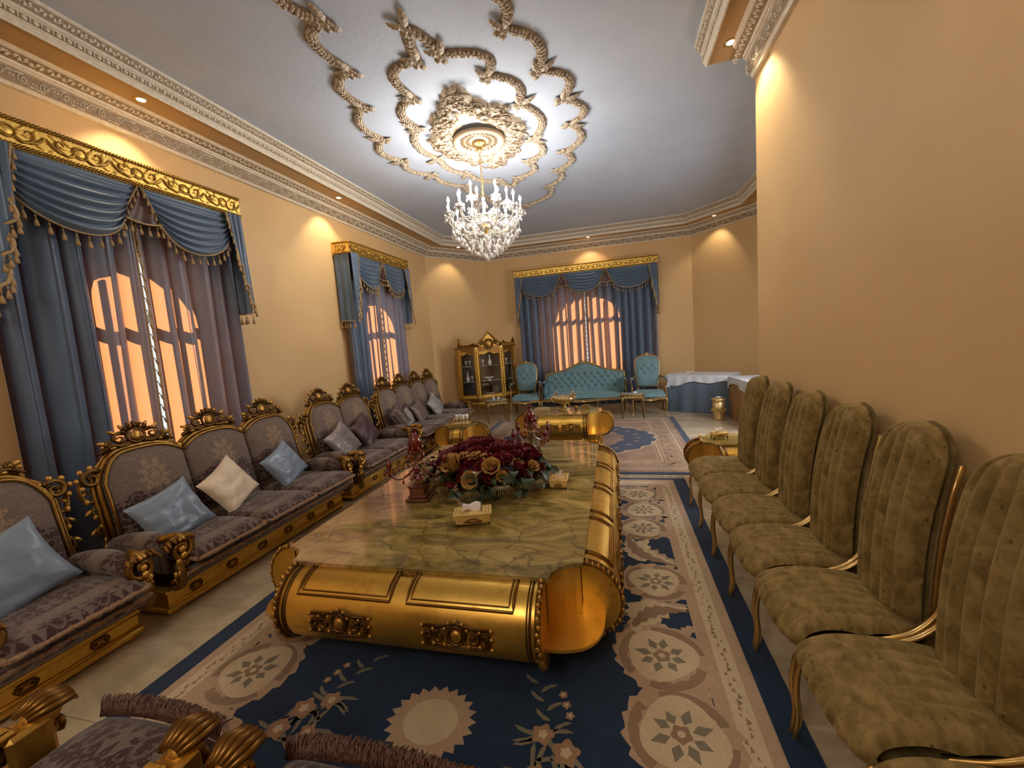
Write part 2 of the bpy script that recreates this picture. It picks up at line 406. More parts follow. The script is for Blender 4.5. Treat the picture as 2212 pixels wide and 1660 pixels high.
def marble():
    m, t, b, o = nt('green_gold_marble'); w = NW(t); co = w.coord()
    mp0 = w.n('ShaderNodeMapping'); mp0.inputs['Rotation'].default_value = (0, 0, -.6); mp0.inputs['Scale'].default_value = (1, 2.6, 1); w.val(mp0, 0, co); n0 = w.noise(mp0.outputs[0], 2.6, 9, .66, 1.1)
    base = w.ramp(n0, [(.30, (.07, .05, .012)), (.44, (.20, .145, .036)), (.56, (.36, .26, .075)), (.70, (.52, .38, .14))])
    sp = w.n('ShaderNodeSeparateXYZ'); w.val(sp, 0, co)
    side = w.m('ADD', w.m('MULTIPLY', sp.outputs[0], 1.2), w.m('MULTIPLY', w.noise(co, 1.8, 5), 1.6))
    tan = w.ramp(n0, [(.30, (.17, .08, .04)), (.5, (.40, .24, .11)), (.7, (.58, .38, .18))])
    base = w.mix(w.ramp(side, [(.22, 1.0), (.34, 0.0)]), base, tan)
    warp = w.n('ShaderNodeVectorMath', operation='ADD'); w.val(warp, 0, co)
    nz = w.n('ShaderNodeTexNoise'); nz.inputs['Scale'].default_value = 2.2; nz.inputs['Detail'].default_value = 5; w.val(nz, 'Vector', co)
    sc = w.n('ShaderNodeVectorMath', operation='SCALE'); w.val(sc, 0, nz.outputs['Color']); sc.inputs[3].default_value = .55; w.val(warp, 1, sc.outputs[0])
    ve = w.vor(warp.outputs[0], 2.3, 'DISTANCE_TO_EDGE'); v2 = w.vor(warp.outputs[0], 6.0, 'DISTANCE_TO_EDGE')
    vm = w.m('MAXIMUM', w.m('MULTIPLY', w.ramp(ve, [(0, 1.0), (.014, 0.0)]), .65), w.m('MULTIPLY', w.m('MULTIPLY', w.ramp(v2, [(0, 1.0), (.03, 0.0)]), .6), w.ramp(w.noise(co, 3.0), [(.48, 0.0), (.6, 1.0)])))
    col = w.mix(vm, base, (.085, .045, .02)); w.val(b, 'Base Color', col)
    b.inputs['Roughness'].default_value = .08; b.inputs['Specular IOR Level'].default_value = .6; return m
M['marble'] = marble()
def olive():
    m, t, b, o = nt('olive_channel_velvet'); w = NW(t); co = w.coord()
    n1 = w.noise(w.coord(scale=(1.0, 1.6, 1.0)), 13, 3, .55, .6); n2 = w.noise(co, 60, 2, .5); sp = w.ramp(w.vor(w.coord(scale=(1, 1, .6)), 27, rnd=1.0), [(.07, 1.0), (.16, 0.0)])
    col = w.ramp(n1, [(.32, (.13, .086, .026)), (.50, (.195, .135, .046)), (.68, (.285, .205, .082))])
    col = w.mix(w.m('MULTIPLY', sp, .75), col, (.03, .018, .006)); col = w.mix(w.ramp(n2, [(.5, 0.0), (.75, .35)]), col, (.28, .20, .09))
    w.val(b, 'Base Color', col); b.inputs['Roughness'].default_value = .7; b.inputs['Sheen Weight'].default_value = .3
    b.inputs['Sheen Tint'].default_value = (.75, .55, .25, 1); b.inputs['Specular IOR Level'].default_value = .2
    w.bump(n2, .35, .006, b); return m
M['olive'] = olive()
def tilemat():
    m, t, b, o = nt('beige_marble_tile'); w = NW(t)
    oi = w.n('ShaderNodeObjectInfo').outputs['Random']
    v = w.n('ShaderNodeVectorMath', operation='ADD'); w.val(v, 0, w.coord()); 
    cb = w.n('ShaderNodeCombineXYZ'); w.val(cb, 0, w.m('MULTIPLY', oi, 40)); w.val(cb, 1, w.m('MULTIPLY', oi, 17)); w.val(v, 1, cb.outputs[0])
    mp = w.n('ShaderNodeMapping'); mp.inputs['Scale'].default_value = (1, 2.2, 1); mp.inputs['Rotation'].default_value = (0, 0, .6); w.val(mp, 0, v.outputs[0])
    n0 = w.noise(mp.outputs[0], 2.2, 7, .6, 1.0)
    w.val(b, 'Base Color', w.ramp(n0, [(.28, (.36, .285, .18)), (.5, (.48, .39, .26)), (.72, (.58, .48, .34))]))
    b.inputs['Roughness'].default_value = .16; return m
M['tile'] = tilemat()
def pile(name, c1, c2, sc=60, bumpd=.006):
    m, t, b, o = nt(name); w = NW(t); co = w.coord()
    n = w.noise(co, sc, 3, .6); n2 = w.noise(co, 3, 3)
    col = w.mix(w.ramp(n2, [(.3, 0.0), (.7, 1.0)]), c1, c2); col = w.mix(w.m('MULTIPLY', n, .35), col, (.02, .02, .02))
    w.val(b, 'Base Color', col); b.inputs['Roughness'].default_value = .95; b.inputs['Specular IOR Level'].default_value = .1
    b.inputs['Sheen Weight'].default_value = .2; w.bump(n, .5, bumpd, b); return m
M['navy'] = pile('rug_navy_pile', (.009, .026, .066), (.014, .042, .100))
M['rcream'] = pile('rug_cream_pile', (.58, .46, .31), (.68, .55, .38))
M['rtan'] = pile('rug_tan_pile', (.45, .315, .21), (.53, .38, .26))
M['rtaupe'] = pile('rug_taupe_pile', (.27, .175, .115), (.33, .22, .15))
M['rleaf'] = pile('rug_grey_leaf_pile', (.20, .175, .125), (.26, .225, .165))
M['rrose'] = pile('rug_rose_pile', (.34, .20, .12), (.42, .26, .16))
M['persian'] = pile('rug_brown_pile', (.22, .125, .07), (.36, .23, .14), 26)
M['persian2'] = pile('rug_light_brown_pile', (.42, .29, .18), (.52, .37, .24), 40)
M['fringewhite'] = simple('rug_fringe', (.55, .46, .36), (.68, .60, .50), .9, nscale=90, bump=(150, .8, .004))
def pillowmat(name, c1, c2, rough=.35, metal=.0, sc=3):
    return simple(name, c1, c2, rough, metal, nscale=sc, bump=(7, .35, .03), sheen=.3)
M['pblue'] = pillowmat('blue_satin', (.16, .21, .29), (.21, .265, .35), .33)
M['pcream'] = pillowmat('cream_satin', (.62, .50, .37), (.70, .58, .44), .38)
M['pgrey'] = pillowmat('mauve_grey_satin', (.12, .095, .10), (.26, .22, .23), .30)
M['pplum'] = pillowmat('plum_velvet', (.045, .018, .025), (.07, .03, .038), .5)
M['psilver'] = pillowmat('silver_satin', (.20, .19, .19), (.34, .33, .33), .26)
M['pbrown'] = pillowmat('brown_satin', (.10, .07, .065), (.18, .13, .12), .32)
# ================================================================ ROOM SHELL
XL, XR, YB, YR, ZC, ZS = -3.94, 1.22, 9.91, -2.6, 3.94, 3.77
PA, PB, PC, PD = (XL, 8.60), (-2.99, YB), (1.72, YB), (2.80, 8.72)
def struct(o, label=None): o['kind'] = 'structure'; (label and o.__setitem__('label', label)); return o
def wall_seg(mb, p0, p1, z0, z1, th, ops=()):
    """wall from p0 to p1 (plan), interior on the right hand of p0->p1, thickness to the outside; ops=(s0,s1,zb,zt,rise)"""
    a = Vector((*p0, 0)); d = Vector((p1[0]-p0[0], p1[1]-p0[1], 0)); L = d.length; d.normalize(); nrm = Vector((-d.y, d.x, 0))
    Mx = Matrix(((d.x, nrm.x, 0, a.x), (d.y, nrm.y, 0, a.y), (0, 0, 1, 0), (0, 0, 0, 1)))
    n0 = len(mb.v); s = 0
    for (s0, s1, zb, zt, rise) in ops:
        mb.box(s, s0, 0, th, z0, z1); mb.box(s0, s1, 0, th, z0, zb)
        c = (s0+s1)/2; hw = (s1-s0)/2
        arc = [(c+hw*cos(pi*(1-k/16)), zt-rise+rise*sin(pi*k/16)) for k in range(17)]
        for k in range(16):
            q = [arc[k], arc[k+1], (arc[k+1][0], z1), (arc[k][0], z1)]
            mb.prism(q, 0, th, axis='y')
        s = s1
    mb.box(s, L, 0, th, z0, z1); mb.tf(n0, Mx)
TH = .26
W1 = (2.44, 3.52, .85, 2.62, .42); W2 = (6.06, 7.14, .85, 2.62, .42); W3 = (-1.74, .02, .85, 2.72, .70)
m = MB(); wall_seg(m, (XL, YR-.3), PA, 0, ZC+.1, TH, [(w[0]-YR+.3, w[1]-YR+.3, *w[2:]) for w in (W1, W2)]); struct(m.build('wall_left', M['wall']))
m = MB(); wall_seg(m, PA, PB, 0, ZC+.1, TH); struct(m.build('wall_left_chamfer', M['wall']))
m = MB(); wall_seg(m, PB, PC, 0, ZC+.1, TH, [(W3[0]-PB[0], W3[1]-PB[0], *W3[2:])]); struct(m.build('wall_back', M['wall']))
m = MB(); wall_seg(m, PC, PD, 0, ZC+.1, TH); struct(m.build('wall_back_right_chamfer', M['wall']))
W4 = (2.1, 3.7, .80, 2.6, .45)  # opening for the assumed alcove window, out of view
m = MB(); wall_seg(m, PD, (PD[0], 3.76), 0, ZC+.1, TH, [W4]); struct(m.build('wall_far_right', M['wall']))
m = MB(); m.box(XR, XR+.26, YR-.3, 4.02, 0, ZC+.1); m.box(XR+.26, PD[0], 3.76, 4.02, 0, ZC+.1); struct(m.build('wall_right', M['wall']))
m = MB(); m.box(XL, XR+.26, YR-.3, YR, 0, ZC+.1); struct(m.build('wall_rear', M['wall']))
m = MB(); m.box(XL-.3, PD[0]+.3, YR-.3, YB+.3, ZC, ZC+.15); struct(m.build('ceiling', M['ceil']))
# floor base and its tiles
m = MB(); m.box(XL-.3, PD[0]+.3, YR-.3, YB+.3, -.15, -.006); FL = struct(m.build('floor', M['tile_groove']))
T = .80; tm = MB(); tm.box(-T/2+.0015, T/2-.0015, -T/2+.0015, T/2-.0015, -.02, 0, .0015)
t0 = None
for i in range(9):
    for j in range(16):
        x = XL+.4+i*T; y = YR+.2+j*T
        if x-T/2 > PD[0] or (x-.4 > XR and y < 3.6): continue
        if t0 is None: t0 = tm.build('tile', M['tile'], FL, (x, y, 0))
        else: dup(t0, FL, (x, y, 0))
# ---------------------------------------------------------------- cornices
def offset_path(path, p):
    """inward (right-hand) offset with mitres"""
    n = len(path); out = []
    def nrm(a, b):
        d = Vector((b[0]-a[0], b[1]-a[1])).normalized(); return Vector((d.y, -d.x))
    for i in range(n):
        q = Vector(path[i])
        if i == 0: v = nrm(path[0], path[1])*p
        elif i == n-1: v = nrm(path[-2], path[-1])*p
        else:
            a = nrm(path[i-1], path[i]); b = nrm(path[i], path[i+1]); v = (a+b)/(1+a.dot(b))*p
        out.append(q+v)
    return out
def sweep(mb, path, prof, ends=(0, 0)):
    rows = []
    for p, z in prof:
        o = offset_path(path, p)
        d0 = (Vector(path[1])-Vector(path[0])).normalized(); d1 = (Vector(path[-1])-Vector(path[-2])).normalized()
        o[0] = o[0]+d0*p*ends[0]; o[-1] = o[-1]-d1*p*ends[1]
        rows.append([(q.x, q.y, z) for q in o])
    n = len(path); k = len(prof); v = [q for r in rows for q in r]
    f = [(a*n+i, a*n+i+1, (a+1)*n+i+1, (a+1)*n+i) for a in range(k-1) for i in range(n-1)]
    f += [(( k-1)*n+i, (k-1)*n+i+1, i+1, i) for i in range(n-1)]
    f += [tuple(a*n for a in range(k)), tuple(a*n+n-1 for a in range(k-1, -1, -1))]
    mb.add(v, f, False)
PATH = [(XL, YR), PA, PB, PC, PD, (PD[0], 4.02)]
RPATH = [(XR, 4.02), (XR, YR)]
LOW = [(.0, 3.585), (.035, 3.585), (.045, 3.60), (.05, 3.605)]
LOWT = [(.085, 3.692), (.10, 3.695), (.10, 3.707), (.115, 3.71), (.12, 3.722)]
def band(path, za, pa, zb, pb, step, mot, name, parent, mat, end=None):
    """scroll motifs laid along a sloping band as one relief mesh"""
    mb = MB(); o = offset_path(path, 0)
    for i in range(len(path)-1):
        a, b = Vector(path[i]), Vector(path[i+1]); L = (b-a).length; d = (b-a).normalized(); nr = Vector((d.y, -d.x))
        k = max(1, int(L/step)); st = L/k
        sl = Vector((nr.x*(pb-pa), nr.y*(pb-pa), zb-za)); h = sl.length; sl.normalize(); out = Vector((d.x, d.y, 0)).cross(sl)
        if out.z > 0: out = -out
        if i == 0 and path is PATH: r0 = int((0.2-YR)/st)
        else: r0 = 0
        for q in range(r0, k):
            c = a + d*(st*(q+.5)) + nr*((pa+pb)/2)
            n0 = len(mb.v); mot(mb, st, h, q % 2)
            mb.tf(n0, Matrix(((d.x, out.x, sl.x, c.x), (d.y, out.y, sl.y, c.y), (0, out.z, sl.z, (za+zb)/2), (0, 0, 0, 1))))
    return tag(mb.build(name, mat, parent), kind='stuff')
def mot_scroll(mb, st, h, alt):
    sgn = 1 if alt else -1; r = h*.40
    mb.tube(spiral(0, 0, r, r*.15, sgn*pi*.5, sgn*1.35, 14), [h*.055]*15, 4, ry=.8)
    mb.tube([(-st*.5, .0, sgn*h*.30), (-st*.30, 0, sgn*h*.36), (0, 0, sgn*r), ], h*.05, 4)
    mb.tube([(st*.5, 0, -sgn*h*.30), (st*.30, 0, -sgn*h*.34), (st*.2, 0, -sgn*h*.1)], h*.05, 4)
    for a in (0, 2.1, 4.2): mb.ball((cos(a)*h*.12, 0, sin(a)*h*.12), h*.07, 4, 3)
    for s in (-1, 1): mb.ball((s*st*.42, 0, -s*sgn*h*.05), (h*.11, h*.05, h*.06), 5, 3); mb.ball((s*st*.36, 0, s*sgn*-h*.33), (h*.10, h*.05, h*.06), 5, 3)
def mot_leaf(mb, st, h, alt):
    for s in (-1, 0, 1): mb.ball((s*st*.30, 0, (.12 if alt else -.12)*h*(1 if s else -1)), (st*.15, h*.10, h*.24), 5, 3)
    mb.tube([(-st*.5, 0, 0), (-st*.2, 0, h*.3*(1 if alt else -1)), (st*.2, 0, -h*.25*(1 if alt else -1)), (st*.5, 0, 0)], h*.06, 4)
def mot_egg(mb, st, h, alt):
    mb.ball((0, 0, 0), (st*.30, h*.22, h*.40), 6, 4); mb.box(st*.42, st*.52, -h*.12, h*.10, -h*.42, h*.42)
def cornice(name, path, ends):
    m = MB(); sweep(m, path, LOW+[(.055, 3.607), (.08, 3.690)]+LOWT+[(.125, 3.724), (.185, 3.752), (.20, 3.755), (.215, 3.765), (.225, ZS), (0, ZS)], ends)
    c = struct(m.build(name, M['cream']), 'carved cornice along the top of the wall')
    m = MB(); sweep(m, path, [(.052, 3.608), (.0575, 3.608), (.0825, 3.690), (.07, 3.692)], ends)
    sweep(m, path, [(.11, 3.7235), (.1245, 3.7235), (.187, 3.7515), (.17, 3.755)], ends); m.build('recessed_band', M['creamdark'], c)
    band(path, 3.608, .060, 3.690, .085, .115, mot_scroll, 'scroll_relief', c, M['cream'])
    band(path, 3.7235, .126, 3.7515, .189, .085, mot_leaf, 'leaf_relief', c, M['cream'])
    return c
cornice('trim_1', PATH, (0, 0)); cornice('trim_2', RPATH, (.9, 0))
# soffit ring and tray cornice
SOF = .455; STR = .36
def soffit(name, path, w, closed_end=True):
    m = MB(); o = offset_path(path, w); v = []; 
    for a, b in zip(path, o): v += [(a[0], a[1], ZS), (b.x, b.y, ZS), (b.x, b.y, ZC+.02), (a[0], a[1], ZC+.02)]
    f = []
    for i in range(len(path)-1):
        for k in range(4): f.append((i*4+k, i*4+(k+1) % 4, i*4+4+(k+1) % 4, i*4+4+k))
    f += [(3, 2, 1, 0), tuple((len(path)-1)*4+k for k in range(4))]
    m.add(v, f, False); return struct(m.build(name, M['soffit']), 'painted soffit band between the two cornices')
soffit('trim_3', PATH, SOF); soffit('trim_4', RPATH, STR)
def tray(name, path, w, ends):
    m = MB(); P = [(q.x, q.y) for q in offset_path(path, w)]
    sweep(m, P, [(0, ZS-.012), (.012, ZS-.012), (.016, ZS), (.022, ZS+.006), (.022, ZS+.018), (.034, ZS+.028), (.034, ZS+.075), (.05, ZS+.085), (.05, ZS+.10), (.085, ZS+.148), (.095, ZS+.152), (.095, ZC), (0, ZC)], ends)
    c = struct(m.build(name, M['cream']), 'raised tray cornice edging the ceiling')
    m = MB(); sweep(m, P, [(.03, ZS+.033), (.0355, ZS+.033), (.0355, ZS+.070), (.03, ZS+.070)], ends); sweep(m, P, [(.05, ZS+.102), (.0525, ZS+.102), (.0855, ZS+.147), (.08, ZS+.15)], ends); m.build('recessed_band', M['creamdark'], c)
    P2 = P
    for za, pa, zb, pb, st, mt, nm in ((ZS+.035, .037, ZS+.069, .038, .055, mot_egg, 'egg_relief'), (ZS+.103, .055, ZS+.146, .086, .07, mot_leaf, 'leaf_relief')):
        band(P2, za, pa, zb, pb, st, mt, nm, c, M['cream'])
    return c
tray('trim_5', PATH, SOF, (0, 0)); tray('trim_6', RPATH, STR, (0, 0))
# ---------------------------------------------------------------- windows in the wall openings
def window(name, c, ry, w, zb, zt, rise, ang, label):
    """ang: direction of the outward normal; frame stands mid-wall"""
    e = empty(name, (c[0], c[1], 0), ang, label, None, None, 'structure'); hw = w/2
    m = MB(); arc = [(hw*cos(pi*k/16), zt-rise+rise*sin(pi*k/16)) for k in range(17)]
    out = [(hw, zb)]+arc+[(-hw, zb)]
    m.tube([(x, 0, z) for x, z in out], .045, 4, closed=True); m.build('window_frame', M['cream'], e)
    b = MB(); b.box(-.035, .035, -.03, .03, zb, zt-.02); b.build('mullion', M['cream'], e)
    zt2 = zb+(zt-zb)*.68
    b = MB(); b.box(-hw, hw, -.03, .03, zt2-.035, zt2+.035); b.build('transom', M['cream'], e)
    for sx in (-1, 1):
        b = MB(); b.box(sx*hw*.5-.012, sx*hw*.5+.012, -.02, .02, zb, zt-rise*.3); b.build('glazing_bar', M['cream'], e)
    b = MB(); b.prism([(x*.98, z) for x, z in out], -.004, .004, axis='y'); b.build('pane', M['glass'], e)
    b = MB(); b.box(-hw-.05, hw+.05, -.20, .14, zb-.04, zb, .01); b.build('window_sill', M['cream'], e)
window('window_1', (XL-.16, (W1[0]+W1[1])/2), 0, W1[1]-W1[0], *W1[2:], pi/2, 'arched window behind the nearest blue curtains')
window('window_2', (XL-.16, (W2[0]+W2[1])/2), 0, W2[1]-W2[0], *W2[2:], pi/2, 'arched window behind the farther left curtains')
window('window_3', ((W3[0]+W3[1])/2, YB+.16), 0, W3[1]-W3[0], *W3[2:], 0, 'arched window in the back wall behind the curtains')
window('assumed_alcove_window', (PD[0]+.16, PD[1]-(W4[0]+W4[1])/2), 0, W4[1]-W4[0], *W4[2:], -pi/2, 'assumed side window of the right alcove, unseen behind the corner of the right wall')  # unseen window, added to go with the alcove area light
# ---------------------------------------------------------------- recessed downlights
dl = None
DL = [(-3.62, 2.78, 'recessed downlight in the soffit above the nearest gold pelmet'), (-3.62, 5.27, 'recessed downlight in the left soffit before the second pelmet'),
      (-.45, 9.55, 'recessed downlight above the back window pelmet'), (2.02, 9.15, 'recessed downlight above the table in the back right corner'), (.98, 3.78, 'recessed downlight at the end of the right soffit'),
      (-3.25, 8.90, 'recessed downlight in the soffit of the back left corner'), (-3.62, .6, 'recessed downlight in the left soffit beside the camera'), (1.03, 1.2, 'recessed downlight in the right soffit over the olive chairs'), (-2.3, 9.55, None), (-3.62, 7.2, None)]
for i, (x, y, lb) in enumerate(DL):
    vis = lb is not None
    if vis:
        e = empty('downlight', (x, y, ZS), 0, lb, 'ceiling light', 'recessed soffit downlights')
        m = MB(); m.lathe([(.030, -.001), (.046, -.006), (.052, -.003), (.052, 0), (.034, .001)], 16); m.build('ring', M['brass'], e)
        m = MB(); m.lathe([(.0001, -.0022), (.031, -.0022)], 16); m.build('lens', M['lens'], e)
        lamp('downlight_beam', 'SPOT', (34 if x > 0 else 22) if y < 6 else 13, (1.0, .80, .52), (x, y, ZS-.02), (-.28 if x < -3 else (.22 if x > .9 and y < 5 else 0), .30 if y > 9 else 0, -1), .03, radians(92), .55)
# ================================================================ CEILING MOULDINGS, CHANDELIER
def ring_path(pts, closed=False):
    """pts: knot, mid, knot, mid ... -> scalloped path with cusps at the knots, plus the knot list"""
    out = []; knots = []; n = len(pts); rng = range(0, n if closed else n-2, 2)
    for i in rng:
        a, b, c = Vector((*pts[i], 0)), Vector((*pts[i+1], 0)), Vector((*pts[(i+2) % n], 0))
        ctl = b*2-(a+c)/2; seg = bez(a, (b*.35+ctl*.65), c, 8); out += seg[:-1]; knots.append(a)
    if not closed: out.append(c)
    return out, knots
def moulding(name, pts, closed, label, cen):
    path, knots = ring_path(pts, closed)
    e = empty(name, (0, 0, ZC), 0, label, 'ceiling moulding', 'scalloped mouldings round the ceiling rose')
    m = MB(); m.tube([(p.x, p.y, -.004) for p in path], .048, 6, closed, ry=.25, up=(0, 0, 1)); m.build('backing_strip', M['creamdark'], e)
    m = MB(); N = len(path); rr = random.Random(3)
    # dense carved body: overlapping beads and curls along the path
    fine = []
    for i in range(N if closed else N-1):
        a, b = path[i], path[(i+1) % N]; L = (b-a).length; k = max(1, int(L/.028))
        for q in range(k): fine.append((a.lerp(b, q/k), (b-a).normalized()))
    for i, (p, d) in enumerate(fine):
        nr = Vector((-d.y, d.x, 0)); t = i/6
        for s in (-1, 0, 1):
            q = p+nr*(s*.022+.006*sin(i*1.9)); m.ball((q.x, q.y, -.018-.006*(s == 0)), (.0155, .0155, .013), 5, 3)
        if i % 3 == 0:
            w = .030*(1 if i % 2 else -1)
            m.tube([(p+nr*w+Vector((0, 0, -.012))), (p+d*.02+nr*w*.5+Vector((0, 0, -.03))), (p+d*.045+nr*w*-.2+Vector((0, 0, -.022)))], .007, 4)
    m.tube([(p.x, p.y, -.012) for p in path], .026, 6, closed, ry=.6, up=(0, 0, 1))
    m.build('carved_garland', M['plaster'], e)
    # leaf pairs at the knots
    lm = MB()
    def leaf3(a0, L):
        lm.surf(lambda a, b: ((b-.5)*.066*(sin(pi*(a*.92+.04))**.9)*1.0*cos(a0+pi/2)+a*L*cos(a0), (b-.5)*.066*(sin(pi*(a*.92+.04))**.9)*sin(a0+pi/2)+a*L*sin(a0), -.016-.030*sin(pi*a)*(1-.8*abs(b-.5)*2)-.004*cos(a*30)), 14, 4)
    leaf3(.25, .19); leaf3(-.9, .15); leaf3(pi-.2, .11); leaf3(pi+.8, .09); [lm.ball((.028*cos(q), .028*sin(q), -.024), (.014, .014, .014), 5, 3) for q in (0, 1.05, 2.1, 3.14, 4.2, 5.2)]; lm.ball((0, 0, -.026), (.02, .02, .018), 6, 4)
    k0 = None
    for i, kk in enumerate(knots[(0 if closed else 1):]):
        ang = atan2(kk.y-cen[1], kk.x-cen[0])
        if k0 is None: k0 = lm.build('acanthus_leaf', M['plaster'], e, kk, ang)
        else: dup(k0, e, kk, (0, 0, ang))
CEN = (-1.38, 4.75)
IN = [(-1.36, 3.02), (-1.43, 3.22), (-1.44, 3.37), (-1.75, 3.43), (-1.71, 3.81), (-1.97, 3.99), (-1.92, 4.3), (-2.14, 4.68), (-2.01, 5.07), (-2.02, 5.44), (-1.84, 5.63), (-1.73, 5.99), (-1.5, 6.04), (-1.39, 6.4), (-1.25, 6.08), (-0.92, 5.93), (-0.99, 5.59), (-0.71, 5.42), (-0.81, 5.04), (-0.60, 4.68), (-0.79, 4.27), (-0.72, 3.95), (-0.97, 3.75), (-0.87, 3.50), (-1.24, 3.37), (-1.27, 3.2)]
moulding('inner_ceiling_moulding', IN, True, 'inner carved scalloped moulding encircling the ceiling rose', CEN)
OUT = [(-1.38, 1.75), (-1.95, 1.80), (-1.86, 2.25), (-2.05, 2.50), (-1.85, 2.79), (-2.10, 2.88), (-2.01, 3.29), (-2.27, 3.43), (-2.2, 3.77), (-2.46, 4.02), (-2.37, 4.38), (-2.60, 4.65), (-2.43, 4.95), (-2.52, 5.25), (-2.27, 5.48), (-2.26, 5.84), (-1.99, 6.05), (-2.05, 6.35), (-1.86, 6.6), (-1.84, 7.02), (-1.38, 7.32), (-0.87, 7.02), (-0.88, 6.6), (-0.60, 6.36), (-0.67, 6.05), (-0.40, 5.84), (-0.5, 5.51), (-0.22, 5.25), (-0.36, 4.87), (-0.14, 4.64), (-0.38, 4.35), (-0.25, 4.04), (-0.53, 3.85), (-0.44, 3.50), (-0.7, 3.27), (-0.60, 3.02), (-0.90, 2.79), (-.72, 2.50), (-.90, 2.25), (-.85, 1.80)]
moulding('outer_ceiling_moulding', OUT, True, 'outer carved scalloped moulding sweeping wide round the ceiling rose', CEN)
# ceiling rose
e = empty('ceiling_rose', (*CEN, ZC), 0, 'carved plaster ceiling rose the chandelier hangs from', 'ceiling rose')
R0 = [(-1.34, 3.76), (-1.51, 3.94), (-1.60, 4.10), (-1.75, 4.20), (-1.78, 4.42), (-1.92, 4.60), (-1.90, 4.80), (-1.87, 5.0), (-1.78, 5.08), (-1.68, 5.28), (-1.52, 5.38), (-1.38, 5.58), (-1.22, 5.40), (-1.08, 5.25), (-0.99, 5.13), (-.90, 4.95), (-0.83, 4.80), (-0.83, 4.6), (-0.93, 4.40), (-0.92, 4.25), (-1.08, 4.15), (-1.18, 3.98), (-1.26, 3.79)]
rim = cr([(x-CEN[0], y-CEN[1], 0) for x, y in R0], 4, True)
m = MB(); N = len(rim)
def rosefn(a, b):
    p = rim[int(round(a*N)) % N]; s = 1-b*.55; ang = atan2(p.y, p.x)
    z = -.012-.05*sin(pi*min(1, b*1.1+.05))-.012*sin(ang*16)*(1-b)
    k = 1+.03*sin(ang*30)*(1-b)
    return (p.x*s*k, p.y*s*k, z if b > 0 else 0)
m.surf(rosefn, N, 8, cu=True); m.build('rose_body', M['plaster'], e)
m = MB(); rr = random.Random(5)
for i in range(420):
    a = rr.random()*2*pi; b = rr.random()*.75; q = rosefn(a/(2*pi), b); s = rr.uniform(.012, .03)
    m.ball((q[0], q[1], q[2]-.006), (s, s*.8, s*.7), 5, 3)
for i in range(60):
    a = i/60; q = Vector(rosefn(a, .15+.5*(i % 3)/3)); t = Vector((-q.y, q.x, 0)).normalized(); n = q.normalized(); n.z = 0
    c = q+Vector((0, 0, -.012)); m.tube([c+t*.07*cos(k*.55)*(1-k/14)*(1 if i % 2 else -1)+n*.07*sin(k*.55)*(1-k/14) for k in range(11)], [.012*(1-k/14) for k in range(11)], 4)
m.build('carved_leaf_relief', M['plaster'], e)
m = MB(); m.lathe([(.30, -.045), (.30, -.07), (.27, -.085), (.25, -.06), (.235, -.075), (.22, -.05), (.12, -.045), (.10, -.065), (.0001, -.065)], 40)
for i in range(24):
    a = 2*pi*i/24; m.ball((.165*cos(a), .165*sin(a), -.052), (.045, .018, .018) if False else (.02, .02, .016), 6, 3)
    m.tube([(.11*cos(a), .11*sin(a), -.055), (.21*cos(a), .21*sin(a), -.062)], [.006, .014], 5)
m.build('central_boss', M['plaster'], e)
# chandelier
CH = empty('chandelier', (*CEN, ZC-.07), 0, 'large crystal candle chandelier hanging from the carved ceiling rose', 'chandelier')
m = MB(); m.lathe([(.0001, 0), (.075, 0), (.085, -.015), (.07, -.03), (.05, -.035), (.03, -.06), (.035, -.08), (.018, -.10), (.0001, -.10)], 20); m.build('ceiling_cup', M['brass'], CH)
ch = MB()
for i in range(13):
    n0 = len(ch.v); ch.tube([(.010*cos(a), 0, .022*sin(a)) for a in [2*pi*k/8 for k in range(8)]], .0032, 4, True)
    ch.tf(n0, Matrix.Translation((0, 0, -.118-i*.036)) @ Matrix.Rotation(pi/2*(i % 2), 4, 'Z'))
ch.build('chain', M['goldbright'], CH)
ZT = -.60
m = MB(); m.lathe([(.0001, ZT+.02), (.02, ZT), (.014, ZT-.04), (.03, ZT-.07), (.014, ZT-.11), (.02, ZT-.20), (.045, ZT-.25), (.02, ZT-.30), (.022, ZT-.42), (.05, ZT-.46), (.018, ZT-.52), (.014, ZT-.60), (.0001, ZT-.61)], 12); m.build('glass_stem', M['crystal'], CH)
m = MB(); m.lathe([(.0001, ZT-.30), (.06, ZT-.31), (.075, ZT-.325), (.06, ZT-.345), (.03, ZT-.36), (.02, ZT-.42), (.0001, ZT-.44)], 16); m.build('brass_hub', M['goldbright'], CH)
arm_m = MB(); arm_m.tube(cr([(.05, 0, -.02), (.16, 0, -.09), (.30, 0, -.08), (.40, 0, .03), (.42, 0, .10)], 5), .006, 6)
arm_u = MB(); arm_u.tube(cr([(.05, 0, .0), (.12, 0, -.06), (.21, 0, -.03), (.26, 0, .07), (.27, 0, .13)], 5), .006, 6)
cup = MB(); cup.lathe([(.0001, -.03), (.018, -.025), (.014, -.008), (.05, .004), (.056, .012), (.045, .010), (.016, .006), (.016, .03), (.022, .038), (.012, .04)], 12)
can = MB(); can.lathe([(.0001, .0), (.009, .0), (.009, .09), (.0001, .09)], 8)
blb = MB(); blb.lathe([(.0001, 0), (.008, .0), (.016, .014), (.013, .032), (.005, .048), (.0001, .058)], 8)
drop = MB(); drop.lathe([(.0001, .0), (.012, -.012), (.0145, -.022), (.010, -.034), (.0001, -.040)][::-1] if False else [(.0001, -.046), (.010, -.040), (.0150, -.028), (.012, -.014), (.004, -.004), (.0001, 0)], 6)
bead = MB()
for k in range(9): bead.ball((0, 0, -.010-k*.0125), .0052, 5, 3)
protos = {}
